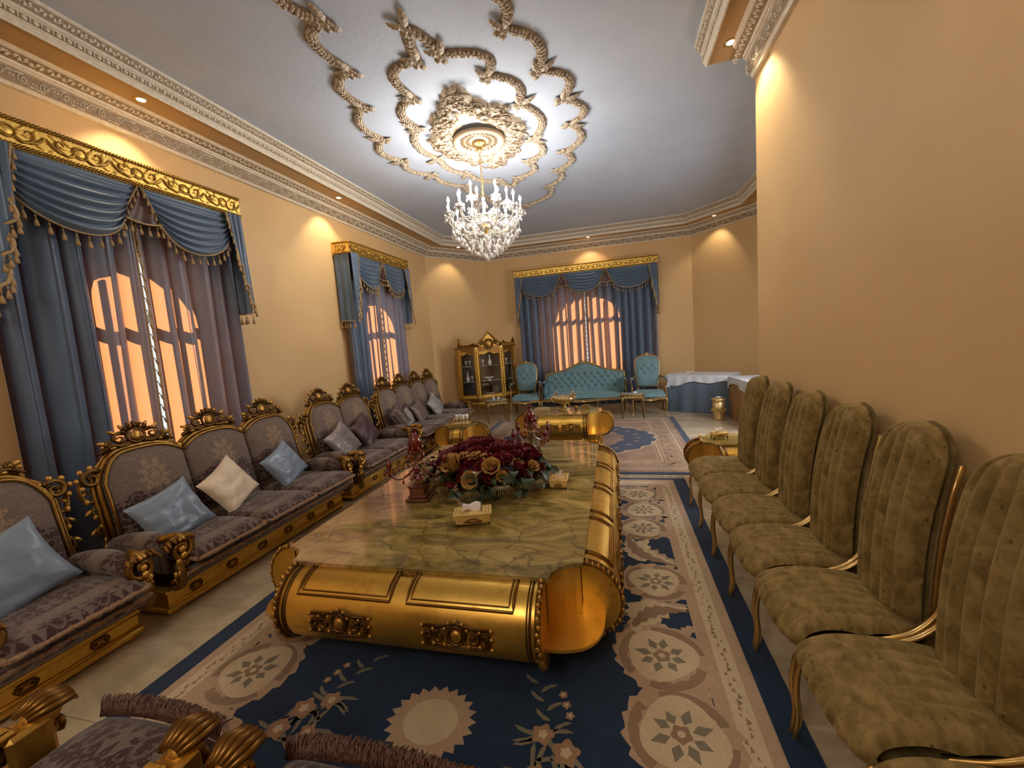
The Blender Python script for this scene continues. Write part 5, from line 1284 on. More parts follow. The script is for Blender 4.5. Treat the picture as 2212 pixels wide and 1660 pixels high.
def teal_seat(name, x, y, rz, w, zt, label, cat, group, sofa_=False):
    E = empty(name, (x, y, 0), rz, label, cat, group); hw = w/2
    lean = lambda z: .22*(z-.42)
    # seat
    m = MB()
    def st(a, b):
        X = (a-.5)*2; Y = (b-.5)*2; ex = (1-abs(X)**8)**.4 if abs(X) < 1 else 0; ey = (1-abs(Y)**8)**.4 if abs(Y) < 1 else 0
        return (X*hw*.97, -.30+Y*.29+(-.03*(1-X*X) if b < .5 else 0), .36+.085*ex*ey)
    m.surf(st, 20, 14); m.box(-hw*.96, hw*.96, -.585, -.02, .335, .37, .01); m.build('seat', M['teal'], E)
    # apron rail
    m = MB(); ap = [(-hw, -.60, .335), (-hw*.8, -.615, .325), (-hw*.5, -.625, .318), (-hw*.2, -.632, .300), (0, -.635, .292), (hw*.2, -.632, .300), (hw*.5, -.625, .318), (hw*.8, -.615, .325), (hw, -.60, .335)]
    m.tube(cr(ap, 4), .021, 6); m.tube([(p[0], p[1]+.005, p[2]+.03) for p in ap], .012, 6); m.ball((0, -.642, .30), (.05, .014, .022), 8, 5)
    for s in (-1, 1):
        m.tube([(s*hw, -.6, .335), (s*hw, -.02, .335)], .016, 6)
        for q in (.25, .6): m.tube([(s*(hw*q)+a, -.64, .318+c) for a, _, c in spiral(0, 0, .018, .004, 0, 1.2, 8)], .005, 4)
    m.build('apron', M['champ'], E)
    xs = (-1, 1) if not sofa_ else (-1, -.33, .33, 1)
    for s in xs:
        m = MB(); cabriole(m, s*(hw-.02), -.585, .34, .34, (1 if s > 0 else -1)*.7, 1, .022); m.build('leg', M['champ'], E)
        if abs(s) == 1: m = MB(); m.tube([(s*(hw-.04), -.03, .36), (s*(hw-.05), .02, .16), (s*(hw-.04), .06, 0)], [.02, .016, .012], 6); m.build('leg', M['champ'], E)
    # back
    if sofa_:
        bt = lambda x: .80+.19*math.exp(-(x/.36)**2)+.045*(1-abs(x/hw)**6)
        out = [(hw*.98*k/20, bt(hw*.98*k/20)) for k in range(-20, 21)]; out = [(-hw*.97, .44)]+out+[(hw*.97, .44)]
        btn = [((i-(11-j % 2)/2+.0)*.142, .54+.085*j) for j in range(4) for i in range(12-(j % 2)) if abs((i-(11-j % 2)/2)*.142) < hw-.12]
        cz = .66
    else:
        wt, wb = hw*.72, hw*.60
        out = [(-wb, .50), (-wb*1.03, .60), (-wt*.98, .75), (-wt*1.04, .90), (-wt*.98, zt-.10), (-wt*.80, zt-.045), (-wt*.4, zt-.012), (0, zt), (wt*.4, zt-.012), (wt*.80, zt-.045), (wt*.98, zt-.10), (wt*1.04, .90), (wt*.98, .75), (wb*1.03, .60), (wb, .50)]
        out = [(p.x, p.y) for p in cr([(a, b, 0) for a, b in out], 3)]
        btn = [(0, .68), (-.075, .76), (.075, .76), (0, .84), (-.075, .92), (.075, .92), (-.13, .84), (.13, .84)]; cz = .78
    if sofa_:
        dense = []
        for (a, b) in zip(out, out[1:]+out[:1]):
            k = max(1, int(sqrt((a[0]-b[0])**2+(a[1]-b[1])**2)/.03)); dense += [(a[0]+(b[0]-a[0])*q/k, a[1]+(b[1]-a[1])*q/k) for q in range(k)]
        m = MB(); f = teal_back(None, 0, cz, btn, .055)
        nx, nz = 132, 40
        def fr(a, b):
            X = (a-.5)*2*hw*.965; top = bt(X)-.01; Z = .42+(top-.42)*b; U = (a-.5)*2; e = (1-abs(U)**10)**.5*(1-max(0, (b-.92)/.08)**2)**.5 if abs(U) < 1 else 0
            return (X, -.005-(.075+f(X, Z, 0))*e+lean(Z), Z)
        m.surf(fr, nx, nz); 
        m.surf(lambda a, b: (-(a-.5)*2*hw*.965, .01+lean(.42+(bt((a-.5)*2*hw*.965)-.43)*b), .42+(bt((a-.5)*2*hw*.965)-.43)*b), 40, 3); m.build('tufted_back', M['teal'], E)
    else:
        m = MB(); f = teal_back(None, 0, cz, btn, .05); m.dome(out[::-1] if False else out[::-1], 0, .035, .045, (0, cz), rings=(1, .97, .92, .86, .78, .70, .62, .54, .46, .38, .30, .22, .14, .07), fn=f)
        m.v = [(p[0], p[1]+lean(p[2]), p[2]) for p in m.v]; m.build('tufted_back', M['teal'], E)
    bm = MB()
    for bx, bz in btn: bm.ball((bx, -.055+lean(bz) if not sofa_ else -.058+lean(bz), bz), .010, 6, 4)
    bm.build('button', M['teal'], E) if False else tag(bm.build('buttons', M['teal'], E), kind='stuff')
    fm = MB(); pts = [(px, -.01+lean(pz), pz) for px, pz in (out if sofa_ else out+[out[0]])]; fm.tube(pts, .026, 7); fm.tube([(p[0], p[1]-.018, p[2]) for p in pts], .009, 5); fm.build('back_frame', M['champ'], E)
    tz = (zt if not sofa_ else bt(0)); cm = MB(); cm.ball((0, -.02, 0), (.030, .015, .025), 8, 5)
    for s in (-1, 1):
        cm.tube([(s*a, -.018, c) for a, b, c in spiral(.045, .004, .024, .005, pi, -1.2, 9)], .007, 5); cm.tube([(s*.02, -.01, .02), (s*.07, -.01, .012), (s*.13, -.01, -.012)], [.012, .010, .005], 5)
    for k in range(5): a = pi*(k+.5)/5; cm.ball((.032*cos(a), -.02, .012+.03*sin(a)), .010, 5, 4)
    cm.build('crest', M['champ'], E, (0, lean(tz), tz+.015))
    if not sofa_:
        for s in (-1, 1): m = MB(); m.tube([(s*hw*.58, -.01+lean(.5), .52), (s*hw*.62, -.01, .42), (s*hw*.7, -.02, .34)], .018, 6); m.build('back_post', M['champ'], E)
    for s in (-1, 1):
        m = MB()
        yb = -.04 if not sofa_ else -.02
        m.tube(cr([(s*hw*(.74 if not sofa_ else .98), yb+lean(.72), .70), (s*hw*.98, -.18, .68), (s*hw*1.03, -.36, .655), (s*hw*1.03, -.42, .63), (s*hw*1.0, -.40, .60), (s*hw*.98, -.38, .52), (s*hw*1.0, -.46, .42), (s*hw*.99, -.52, .35)], 4), .016, 6)
        m.tube([(s*hw*1.03, b, c) for b, _, c in spiral(-.415, .64, .026, .005, 0, 1.3, 10)], .009, 5); m.build('arm', M['champ'], E)
        m = MB(); m.pad(s*hw-.03, s*hw+.035, -.36, -.14, .665, .705, 3, 12, 6) if not sofa_ else m.pad(s*hw*.98-.03, s*hw*.98+.03, -.34, -.04, .66, .70, 3, 12, 6); m.build('arm_pad', M['teal'], E)
    if sofa_:
        for s in (-1, 1): m = MB(); m.surf(lambda a, b: (s*(hw*.95), -.04-.50*a, .40+(.28-.10*a*a)*b), 6, 4); m.surf(lambda a, b: (s*(hw*.92), -.54+.50*a, .40+(.28-.10*(1-a)**2)*b), 6, 4); m.build('arm_panel', M['teal'], E)
    return E
teal_seat('tufted_sofa', -.665, 8.98, 0, 1.72, 1.04, 'teal button-tufted sofa with gilt frame before the back window', 'sofa', 'teal velvet suite at the far wall', True)
teal_seat('tufted_armchair', -1.93, 8.95, .10, .62, 1.10, 'teal tufted armchair left of the teal sofa, by the display cabinet', 'armchair', 'teal velvet armchairs')
teal_seat('tufted_armchair', .63, 8.80, -.04, .64, 1.12, 'teal tufted armchair right of the teal sofa, beside the covered table', 'armchair', 'teal velvet armchairs')
# ---- display cabinet with three glazed bays
def cabinet(x, y, rz):
    E = empty('display_cabinet', (x, y, 0), rz, 'gilded three-bay glass display cabinet in the far left corner', 'cabinet')
    hc = .29; sw = .40; an = radians(24)
    # plan: centre bay front at y=-.40, side bays canted back
    c1 = Vector((hc, -.40)); d = Vector((cos(an), sin(an))); c2 = c1+d*sw
    m = MB(); pl = [(-c2.x, -.0), (c2.x, -.0), (c2.x, c2.y), (hc, -.40), (-hc, -.40), (-c2.x, c2.y)]
    m.prism(pl, .36, .42); big = [(px*1.03, py*1.05 if py < 0 else py) for px, py in pl]; m.prism(big, .40, .425); m.prism(big, .315, .335); m.prism([(px*.97, py*.94) for px, py in pl], .335, .40)
    m.prism(big, 1.50, 1.53); m.prism(pl, 1.44, 1.51); m.prism([(px*1.05, py*1.08 if py < 0 else py) for px, py in pl], 1.53, 1.55); m.build('carcass', M['gold'], E)
    m = MB(); m.prism([(-c2.x+.02, -.012), (c2.x-.02, -.012), (c2.x-.02, -.002), (-c2.x+.02, -.002)], .42, 1.45); m.build('back_board', M['dark'], E)
    def bay(p, q, zc, nm):
        L = (q-p).length; dd = (q-p).normalized(); ang = atan2(dd.y, dd.x); B = empty if False else None
        T = Matrix.Translation((p.x, p.y, 0)) @ Matrix.Rotation(ang, 4, 'Z')
        m = MB(); 
        for xx in (.03, L-.03): m.box(xx-.032, xx+.032, -.012, .018, .42, 1.50, .006); m.tube([(xx-.018, -.014, .44), (xx-.018, -.014, 1.48)], .007, 5); m.tube([(xx+.018, -.014, .44), (xx+.018, -.014, 1.48)], .007, 5)
        m.box(.03, L-.03, -.008, .016, .42, .49, .005)
        top = [(.06, 1.50), (.06, 1.36)]+[(.06+(L-.12)*k/12, 1.36+.045*sin(pi*k/12)**.6+.02*cos(4*pi*k/12)) for k in range(13)]+[(L-.06, 1.50)]
        m.prism(top, -.008, .016, axis='y'); m.tf(0, T); o = m.build('door', M['gold'], E)
        m = MB(); m.tube([(.062, -.012, .50), (.062, -.012, 1.36)]+[(.062+(L-.124)*k/12, -.012, 1.36+.045*sin(pi*k/12)**.6+.02*cos(4*pi*k/12)) for k in range(13)]+[(L-.062, -.012, 1.36), (L-.062, -.012, .50), (.062, -.012, .50)], .008, 5)
        for k in range(7): m.ball((.075+(L-.15)*k/6, -.014, .455+.012*(k % 2)), (.016, .010, .013), 5, 4)
        for k in range(22): m.ball((L-.012, -.018, .5+.045*k), (.007, .006, .012), 4, 3)
        m.tf(0, T); m.build('carved_door_bead', M['goldbright'], o)
        m = MB(); m.box(.06, L-.06, .0, .004, .48, 1.42); m.tf(0, T); m.build('glass_pane', M['glass'], o)
        return T, L
    bays = [bay(Vector((-c2.x, c2.y)), Vector((-hc, -.40)), 0, 'l'), bay(Vector((-hc, -.40)), Vector((hc, -.40)), 0, 'c'), bay(Vector((hc, -.40)), Vector((c2.x, c2.y)), 0, 'r')]
    for s in (-1, 1):
        m = MB(); m.box(s*c2.x-.012, s*c2.x+.012, c2.y, -.01, .42, 1.50, .004); m.build('side_panel', M['gold'], E)
        m = MB(); m.box(s*hc-.03, s*hc+.03, -.425, -.37, .42, 1.56, .008); m.tube([(s*hc, -.432, .44), (s*hc, -.432, 1.5)], .012, 6)
        for k in range(16): m.ball((s*hc, -.444, .47+.065*k), (.012, .008, .018), 5, 4)
        m.build('pilaster', M['goldbright'], E)
    for z in (.78, 1.12):
        m = MB(); m.prism([(px*.95, py*.9-.01) for px, py in pl], z, z+.008); m.build('glass_shelf', M['shelfglass'], E)
    # pierced crown pediments
    m = MB()
    ped = [(-hc, 1.55), (-hc*.8, 1.62), (-hc*.55, 1.66), (-hc*.35, 1.74), (-.05, 1.80), (0, 1.84), (.05, 1.80), (hc*.35, 1.74), (hc*.55, 1.66), (hc*.8, 1.62), (hc, 1.55)]
    m.prism(ped+[(hc*.5, 1.52), (-hc*.5, 1.52)], -.42, -.385, axis='y')
    m.tube([(px, -.43, pz+.005) for px, pz in ped], .016, 6); m.tube(cr([(-hc*.9, -.43, 1.55), (-hc*.5, -.44, 1.60), (0, -.45, 1.70), (hc*.5, -.44, 1.60), (hc*.9, -.43, 1.55)], 4), .014, 6)
    m.ball((0, -.44, 1.60), (.07, .03, .085), 10, 6); m.ball((0, -.43, 1.86), (.03, .02, .04), 8, 5); m.tube([(.10*cos(2*pi*k/14), -.445, 1.60+.105*sin(2*pi*k/14)) for k in range(14)], .012, 5, True)
    for s in (-1, 1):
        m.tube([(s*a, -.435, c) for a, b, c in spiral(.17, 1.64, .055, .010, pi, -1.2, 12)], .013, 5)
        for k in range(6): m.ball((s*(.06+.035*k), -.435, 1.80-.035*k), (.022, .014, .020), 6, 4)
    m.build('pediment', M['golddark'], E)
    for s in (-1, 1):
        m = MB(); p = Vector((s*hc, -.40)); q = Vector((s*c2.x, c2.y)); L = (q-p).length; dd = (q-p).normalized()
        T = Matrix(((dd.x, 0, 0, p.x), (dd.y, 1, 0, p.y-.02), (0, 0, 1, 0), (0, 0, 0, 1)))
        pts = [(0, 1.60), (L*.15, 1.64), (L*.35, 1.60), (L*.6, 1.585), (L*.8, 1.61), (L*.92, 1.69), (L, 1.58)]
        m.prism([(a, b) for a, b in pts]+[(L, 1.54), (0, 1.54)], 0, .02, axis='y'); m.tube([(a, -.01, b) for a, b in pts], .013, 5)
        m.tube([(a, -.015, c) for a, b, c in spiral(L*.85, 1.63, .05, .008, 0, 1.3, 11)], .011, 5); m.ball((L*.92, -.01, 1.71), (.022, .016, .04), 7, 5)
        for k in range(6): m.ball((L*(.1+.13*k), -.015, 1.595), (.020, .012, .018), 5, 4)
        m.tf(0, T); m.build('side_crest', M['golddark'], E)
        for (px, py) in ((s*c2.x*.95, -.05), (s*c2.x*.95, c2.y-.0), (s*hc, -.38)):
            m = MB(); cabriole(m, px, py, .34, .34, s*.7, 1, .028); m.build('leg', M['gold'], E)
    m = MB(); m.tube(cr([(-c2.x, c2.y-.02, .34), (-hc, -.42, .30), (-.1, -.43, .27), (0, -.44, .235), (.1, -.43, .27), (hc, -.42, .30), (c2.x, c2.y-.02, .34)], 5), .022, 6); m.ball((0, -.44, .26), (.07, .02, .045), 8, 5)
    for k in range(-6, 7): m.ball((k*.05, -.44, .315), (.022, .012, .016), 5, 4)
    m.build('carved_apron', M['goldbright'], E)
    return E
cabinet(-2.89, 9.03, radians(33))
# glassware inside the cabinet: local frame of the cabinet
def cab_pt(lx, ly, z): a = radians(33); return (-2.89+lx*cos(a)-ly*sin(a), 9.03+lx*sin(a)+ly*cos(a), z)
g1 = MB(); g1.lathe([(.0001, 0), (.022, 0), (.020, .004), (.004, .008), (.004, .05), (.02, .065), (.028, .10), (.026, .125)], 10)
g2 = MB(); g2.lathe([(.0001, 0), (.04, 0), (.03, .012), (.05, .03), (.10, .055), (.115, .075), (.108, .072)], 14)
g3 = MB(); g3.lathe([(.0001, 0), (.03, 0), (.035, .02), (.045, .08), (.02, .12), (.014, .17), (.022, .19), (.008, .20), (.014, .225), (.0001, .235)], 12)
items = [(g1, 'goblet', -.48, -.17, 1.128, 'crystal goblet on the upper shelf of the left cabinet bay, left one'), (g1, 'goblet', -.40, -.20, 1.128, 'crystal goblet on the upper shelf of the left cabinet bay, right one'), (g3, 'decanter', .06, -.20, 1.128, 'crystal decanter on the upper shelf of the cabinet centre'), (g1, 'goblet', -.10, -.2, 1.128, 'crystal goblet left of the decanter in the cabinet'),
         (g2, 'crystal_bowl', .02, -.2, .788, 'wide crystal bowl on the lower shelf of the cabinet centre'), (g3, 'decanter', -.46, -.17, .788, 'crystal decanter on the lower shelf of the left cabinet bay'), (g1, 'goblet', -.37, -.2, .788, 'crystal goblet on the lower shelf of the left cabinet bay'), (g1, 'goblet', .46, -.17, 1.128, 'crystal goblet on the upper shelf of the right cabinet bay'), (g2, 'crystal_bowl', .0, -.22, .425, 'crystal bowl on the floor of the cabinet centre')]
for mb, nm, lx, ly, z, lb in items: tag(mb.build(nm, M['crystal'], None, cab_pt(lx, ly, z)), lb, 'glassware', 'crystal in the display cabinet')
# ---- small gilt tables with glass tops
def gilt_table(x, y, rz, w, d, h, label):
    E = empty('gilt_side_table', (x, y, 0), rz, label, 'side table', 'small gilt side tables')
    m = MB(); m.box(-w/2, w/2, -d/2, d/2, h-.022, h, .006); m.tube([(-w/2, -d/2, h-.012), (w/2, -d/2, h-.012), (w/2, d/2, h-.012), (-w/2, d/2, h-.012)], .014, 6, True); m.build('top_frame', M['champ'], E)
    m = MB(); m.box(-w/2+.035, w/2-.035, -d/2+.035, d/2-.035, h-.004, h+.003); m.build('glass_inset', M['shelfglass'], E)
    m = MB(); m.box(-w/2+.03, w/2-.03, -d/2+.02, -d/2+.032, h-.075, h-.022); m.box(-w/2+.03, w/2-.03, d/2-.032, d/2-.02, h-.075, h-.022); m.box(-w/2+.02, -w/2+.032, -d/2+.03, d/2-.03, h-.075, h-.022); m.box(w/2-.032, w/2-.02, -d/2+.03, d/2-.03, h-.075, h-.022)
    for k in range(5): m.ball(((k-2)*w*.16, -d/2+.012, h-.05), (.02, .008, .013), 6, 4)
    m.build('apron', M['champ'], E)
    for sx in (-1, 1):
        for sy in (-1, 1):
            m = MB(); m.tube([(sx*(w/2-.03), sy*(d/2-.03), h-.03), (sx*(w/2-.028), sy*(d/2-.028), h-.10), (sx*(w/2-.02), sy*(d/2-.02), 0)], [.020, .017, .009], 7); m.ball((sx*(w/2-.03), sy*(d/2-.03), h-.095), .020, 7, 5); m.build('leg', M['champ'], E)
    return E
gilt_table(-2.38, 7.97, radians(25), .44, .36, .46, 'small gilt table with glass top in front of the display cabinet')
gilt_table(.28, 8.02, 0, .42, .34, .47, 'small gilt table with glass top in front of the right end of the teal sofa')
# ---- cloth covered tables in the back right corner
def covered_table(x, y, rz, W, D, H, skirt, label, group, seed, sk):
    E = empty('covered_table', (x, y, 0), rz, label, 'table', group); rd = random.Random(seed)
    m = MB(); m.box(-W/2+.02, W/2-.02, -D/2+.02, D/2-.02, H-.03, H-.004); m.build('table_top', M['wood'], E)
    per = [(-W/2, -D/2), (W/2, -D/2), (W/2, D/2), (-W/2, D/2)]
    def ring(t):
        t = (t % 1)*4; i = int(t) % 4; q = t-int(t); a, b = per[i], per[(i+1) % 4]; return Vector((a[0]+(b[0]-a[0])*q, a[1]+(b[1]-a[1])*q)), Vector((b[1]-a[1], -(b[0]-a[0]))).normalized()
    m = MB()
    def f(a, b):
        p, n = ring(a); q = p+n*(.004+.018*b*sin(a*2*pi*15+seed)+.03*b*b*noise.noise(Vector((a*9, seed, 0)))); return (q.x, q.y, (H-.005)*(1-b)+.004)
    m.surf(f, 160, 8, cu=True); m.build('skirt', M[skirt], E)
    m = MB()
    m.box(-W/2-.004, W/2+.004, -D/2-.004, D/2+.004, H-.003, H+.002)
    def g(a, b):
        p, n = ring(a); L = .15+.035*sin(a*2*pi*3+seed)+.03*sin(a*2*pi*7)+ (.05 if (a*4) % 1 < .06 else 0); q = p+n*(.012+.010*b*sin(a*2*pi*23+seed)+.014*b); return (q.x, q.y, H+.002-L*b)
    m.surf(g, 160, 6, cu=True); m.build('overcloth', M['gauze'], E)
    return E
covered_table(1.62, 8.60, radians(-33), 1.15, .60, .72, 'blueskirt', 'long table with blue skirt and white gauze overcloth in the far right corner', 'cloth covered tables', 1, 0)
covered_table(2.33, 7.32, radians(4), .72, 1.30, .71, 'brownskirt', 'brown-skirted table with white gauze overcloth by the farthest olive chair', 'cloth covered tables', 2, 0)
t = empty('rolled_napkin', (1.42, 8.72, .722), .2, 'small rolled cream napkin lying on the blue-skirted table', 'napkin')
m = MB(); m.tube([(-.10, 0, .025), (-.04, .005, .028), (.03, 0, .026), (.09, -.004, .022)], [.020, .026, .025, .018], 8); m.build('roll', M['rcream'], t)
m = MB(); m.box(-.24, -.02, -.06, .06, 0, .006, .002); m.build('folded_flap', M['pcream'], t)
# ---- waste bin
E = empty('waste_bin', (1.70, 7.70, 0), 0, 'round gilt waste bin standing against the brown-skirted table', 'bin')
m = MB(); m.lathe([(.0001, .0), (.092, 0), (.098, .02), (.094, .03), (.100, .19), (.106, .20), (.106, .225), (.100, .235), (.104, .33), (.0001, .325)], 24); m.build('body', M['champ'], E)
m = MB(); m.lathe([(.110, .33), (.116, .34), (.114, .365), (.085, .375), (.05, .385), (.0001, .385)], 24); m.build('lid', M['champ'], E)
m = MB()
for k in range(12): a = 2*pi*k/12; m.ball((.108*cos(a), .108*sin(a), .155+.02*(k % 2)), (.016, .016, .018), 5, 4); m.tube([(.107*cos(a+t_*.3), .107*sin(a+t_*.3), .15+.03*sin(t_*3)) for t_ in (0, .33, .66, 1)], .004, 4)
m.build('pierced_band', M['goldbright'], E)
m = MB(); m.lathe([(.03, .386), (.045, .392), (.03, .40), (.0001, .398)], 12); m.build('liner_edge', M['white'], E)
# ================================================================ CUSHIONS ON THE SOFAS
def pillow(x, y, z, s, yaw, lean_, roll, mat, label, seed, sx=1.0):
    """square cushion, thickness along local -x direction; leans back on the sofa"""
    rd = random.Random(seed); m = MB(); h = s/2; o = Vector((rd.random()*9, seed, 0))
    def f(side):
        def g(a, b):
            X = (a-.5)*2; Y = (b-.5)*2; ed = (1-X*X)*(1-Y*Y); t = max(0, ed)**.42
            px = X*h*sx*(1-.10*(1-Y*Y)*abs(X)**2); py = Y*h*(1-.10*(1-X*X)*abs(Y)**2)
            w = noise.noise(Vector((X*1.6, Y*2.6, 0))+o)*.022*t + abs(noise.noise(Vector((X*2.4+Y*1.2, Y*5.0, 3))+o))*.020*t
            return (side*(.060*t+ w), px*side, py)
        return g
    m.surf(f(1), 22, 22); m.surf(f(-1), 16, 16)
    R = Matrix.Rotation(yaw, 4, 'Z') @ Matrix.Rotation(-lean_, 4, 'Y') @ Matrix.Rotation(roll, 4, 'X')
    m.tf(0, R); zmin = min(v[2] for v in m.v)
    o = m.build('cushion', mat, None, (x, y, z))
    return tag(o, label, 'cushion', 'loose cushions on the damask sofas')
pillow(-3.08, 2.14, .575, .38, -.12, .42, .25, M['pblue'], 'crumpled blue-grey satin cushion at the near end of the three-seat sofa', 1, 1.1)
pillow(-3.12, 2.63, .60, .38, .06, .40, .42, M['pcream'], 'cream satin cushion in the middle of the three-seat sofa', 2, 1.05)
pillow(-3.12, 3.22, .59, .37, .0, .42, .38, M['pblue'], 'creased blue satin cushion at the far end of the three-seat sofa', 3, 1.05)
pillow(-3.11, 4.10, .585, .40, -.05, .42, .40, M['pgrey'], 'shiny mauve-grey satin cushion on the two-seat sofa', 4, 1.05)
pillow(-3.14, 4.60, .60, .40, .0, .42, .42, M['pplum'], 'dark plum cushion on the far seat of the two-seat sofa', 5, 1.0)
pillow(-3.22, 4.33, .565, .28, .0, .42, .1, M['dback'], 'small damask cushion tucked between the mauve and plum cushions', 6)
pillow(-3.13, 5.46, .60, .37, .0, .42, .42, M['dseat'], 'dark patterned damask cushion at the near end of the long sofa', 7)
pillow(-3.18, 5.76, .555, .28, .0, .42, .2, M['psilver'], 'small silver satin cushion beside the patterned one on the long sofa', 8)
pillow(-3.13, 6.10, .575, .36, .05, .42, .2, M['pbrown'], 'brown satin cushion in the middle of the long sofa', 9, 1.1)
pillow(-3.13, 6.72, .585, .38, -.05, .42, .5, M['psilver'], 'silver satin cushion at the far end of the long sofa', 10)
pillow(-3.10, 1.30, .60, .42, -.20, .40, .30, M['pblue'], 'large glossy blue cushion on the armchair at the left edge', 11, 1.1)
# ================================================================ CENTREPIECE ON THE LARGE TABLE
TZ = .492
def rose_mesh(seed, n=13):
    rd = random.Random(seed); m = MB()
    for i in range(n):
        ring = 0 if i < 3 else (1 if i < 7 else 2); a0 = i*2.4; r0 = (.005, .012, .020)[ring]; H = (.030, .031, .029)[ring]; wd = (.8, .62, .5)[ring]
        def f(a, b, a0=a0, r0=r0, H=H, ring=ring):
            th = a0+(a-.5)*2*wd; rr = r0+(.001+.0045*ring)*b*b+.0045*ring*b; return (rr*cos(th), rr*sin(th), -.005+H*b*(1-.25*(2*a-1)**2)+.003*sin(a*9+ring))
        m.surf(f, 5, 4)
    m.ball((0, 0, 0), (.012, .012, .010), 6, 4); return m
def leaf_mesh(L=.10, w=.035, lobes=0):
    m = MB()
    def f(a, b):
        ww = w*sin(pi*min(1, .06+a*.94))**.8*(1-.3*a)*(1+.25*abs(sin(a*pi*lobes)) if lobes else 1); y = (b-.5)*2*ww
        return (a*L, y, .018*sin(pi*a)-.02*a*a*2+.25*abs(y))
    m.surf(f, 8, 4); return m
def fern_mesh():
    m = MB()
    for k in range(11):
        a = -.9+.18*k; m.surf(lambda u, v: (u*.10*cos(a)*1.0, u*.10*sin(a)+(v-.5)*.008*sin(pi*min(1, u+.1)), .02*sin(pi*u)-.03*u*u), 4, 1)
    m.tube([(-.04, 0, -.02), (0, 0, 0)], .003, 4); return m
FX, FY = -1.03, 3.07
E = empty('flower_arrangement', (FX, FY, TZ), 0, 'low arrangement of burgundy and gold artificial roses on the marble table', 'flowers')
m = MB(); m.lathe([(.0001, 0), (.16, 0), (.18, .02), (.14, .05), (.20, .09), (.0001, .11)], 20, sx=1.5); m.build('bowl', M['dark'], E)
RR = {'r': rose_mesh(1), 'g': rose_mesh(2, 15)}; LL = {'a': leaf_mesh(), 'b': leaf_mesh(.12, .05, 3)}; FN = fern_mesh()
rp = {}
def fpart(key, nm, mb, mat, p, rot, sc):
    if key in rp: dup(rp[key], E, p, rot, sc)
    else: o = mb.build(nm, mat, E, p); o.rotation_euler = rot; o.scale = (sc,)*3; rp[key] = o
rd = random.Random(12); AX, AY, AZ = .47, .36, .27
def shell(u, v, k=1.0):
    """u azimuth, v 0 rim .. 1 top"""
    e = v*pi/2; return Vector((AX*k*cos(e)*cos(u), AY*k*cos(e)*sin(u), .045+AZ*k*sin(e)))
def facing(u, v, jx=.25):
    e = v*pi/2; d = Vector((cos(e)*cos(u)/AX, cos(e)*sin(u)/AY, sin(e)/AZ)).normalized(); q = d.to_track_quat('Z', 'Y').to_euler(); q.z += rd.uniform(-3, 3)*0; q.x += rd.uniform(-jx, jx); q.y += rd.uniform(-jx, jx); return q
for i in range(185):
    v = 1-sqrt(rd.random())*.85 if False else rd.random()**.8*.95+.05; u = rd.random()*2*pi; 
    fpart('r', 'burgundy_rose', RR['r'], M['rosered'], shell(u, v, rd.uniform(.90, 1.04)), facing(u, v), rd.uniform(1.1, 1.6))
for (u, v, sc) in ((-2.05, .42, 2.3), (-1.60, .22, 1.8), (-1.25, .40, 1.9), (-2.25, .50, 1.4), (-.45, .30, 1.3), (-1.1, .25, 1.2)):
    fpart('g', 'gold_rose', RR['g'], M['rosegold'], shell(u, v, 1.05), facing(u, v, .1), sc*.95)
hyd = MB(); r2 = random.Random(3)
for k in range(60):
    a, b = r2.random()*2*pi, r2.random()*pi/2; hyd.ball((.075*cos(a)*sin(b), .035*sin(a)*sin(b), .035*cos(b)), .009, 5, 3)
for (u, v, z) in ((-1.55, .62, .4), (-1.9, .60, -.2)): fpart('h', 'gold_hydrangea', hyd, M['rosegold'], shell(u, v, 1.05), (facing(u, v, .1)), .9)
for i in range(110):
    u = rd.random()*2*pi; v = rd.uniform(-.05, .34); k = 'a' if rd.random() < .5 else 'b'
    p = shell(u, max(0, v), rd.uniform(.92, 1.10)); p.z += rd.uniform(-.03, .01); p.z = max(p.z, .02)
    fpart('l'+k, 'leaf', LL[k], M['leaf'], p, (rd.uniform(-.6, .6), rd.uniform(-.15, .45) if p.z > .09 else rd.uniform(-.4, .05), u+rd.uniform(-.6, .6)), rd.uniform(.6, 1.05))
for i in range(34):
    u = rd.uniform(2.2, 4.4) if i < 20 else rd.random()*2*pi; v = rd.uniform(.02, .45); p = shell(u, v, rd.uniform(1.0, 1.15)); p.z = max(p.z, .03)
    fpart('lg', 'bronze_leaf', LL['b'], M['leafgold'], p, (rd.uniform(-.6, .6), rd.uniform(-.3, .3), u+rd.uniform(-.7, .7)), rd.uniform(.5, 1.0))
for (u, v, sc) in ((-2.0, .10, 1.4), (-1.15, .12, 1.3), (-1.55, .05, 1.1), (-.6, .1, 1.0)): p = shell(u, v, 1.08); fpart('f', 'fan_frond', FN, M['leafgold'], p, (0, .06, u), sc)
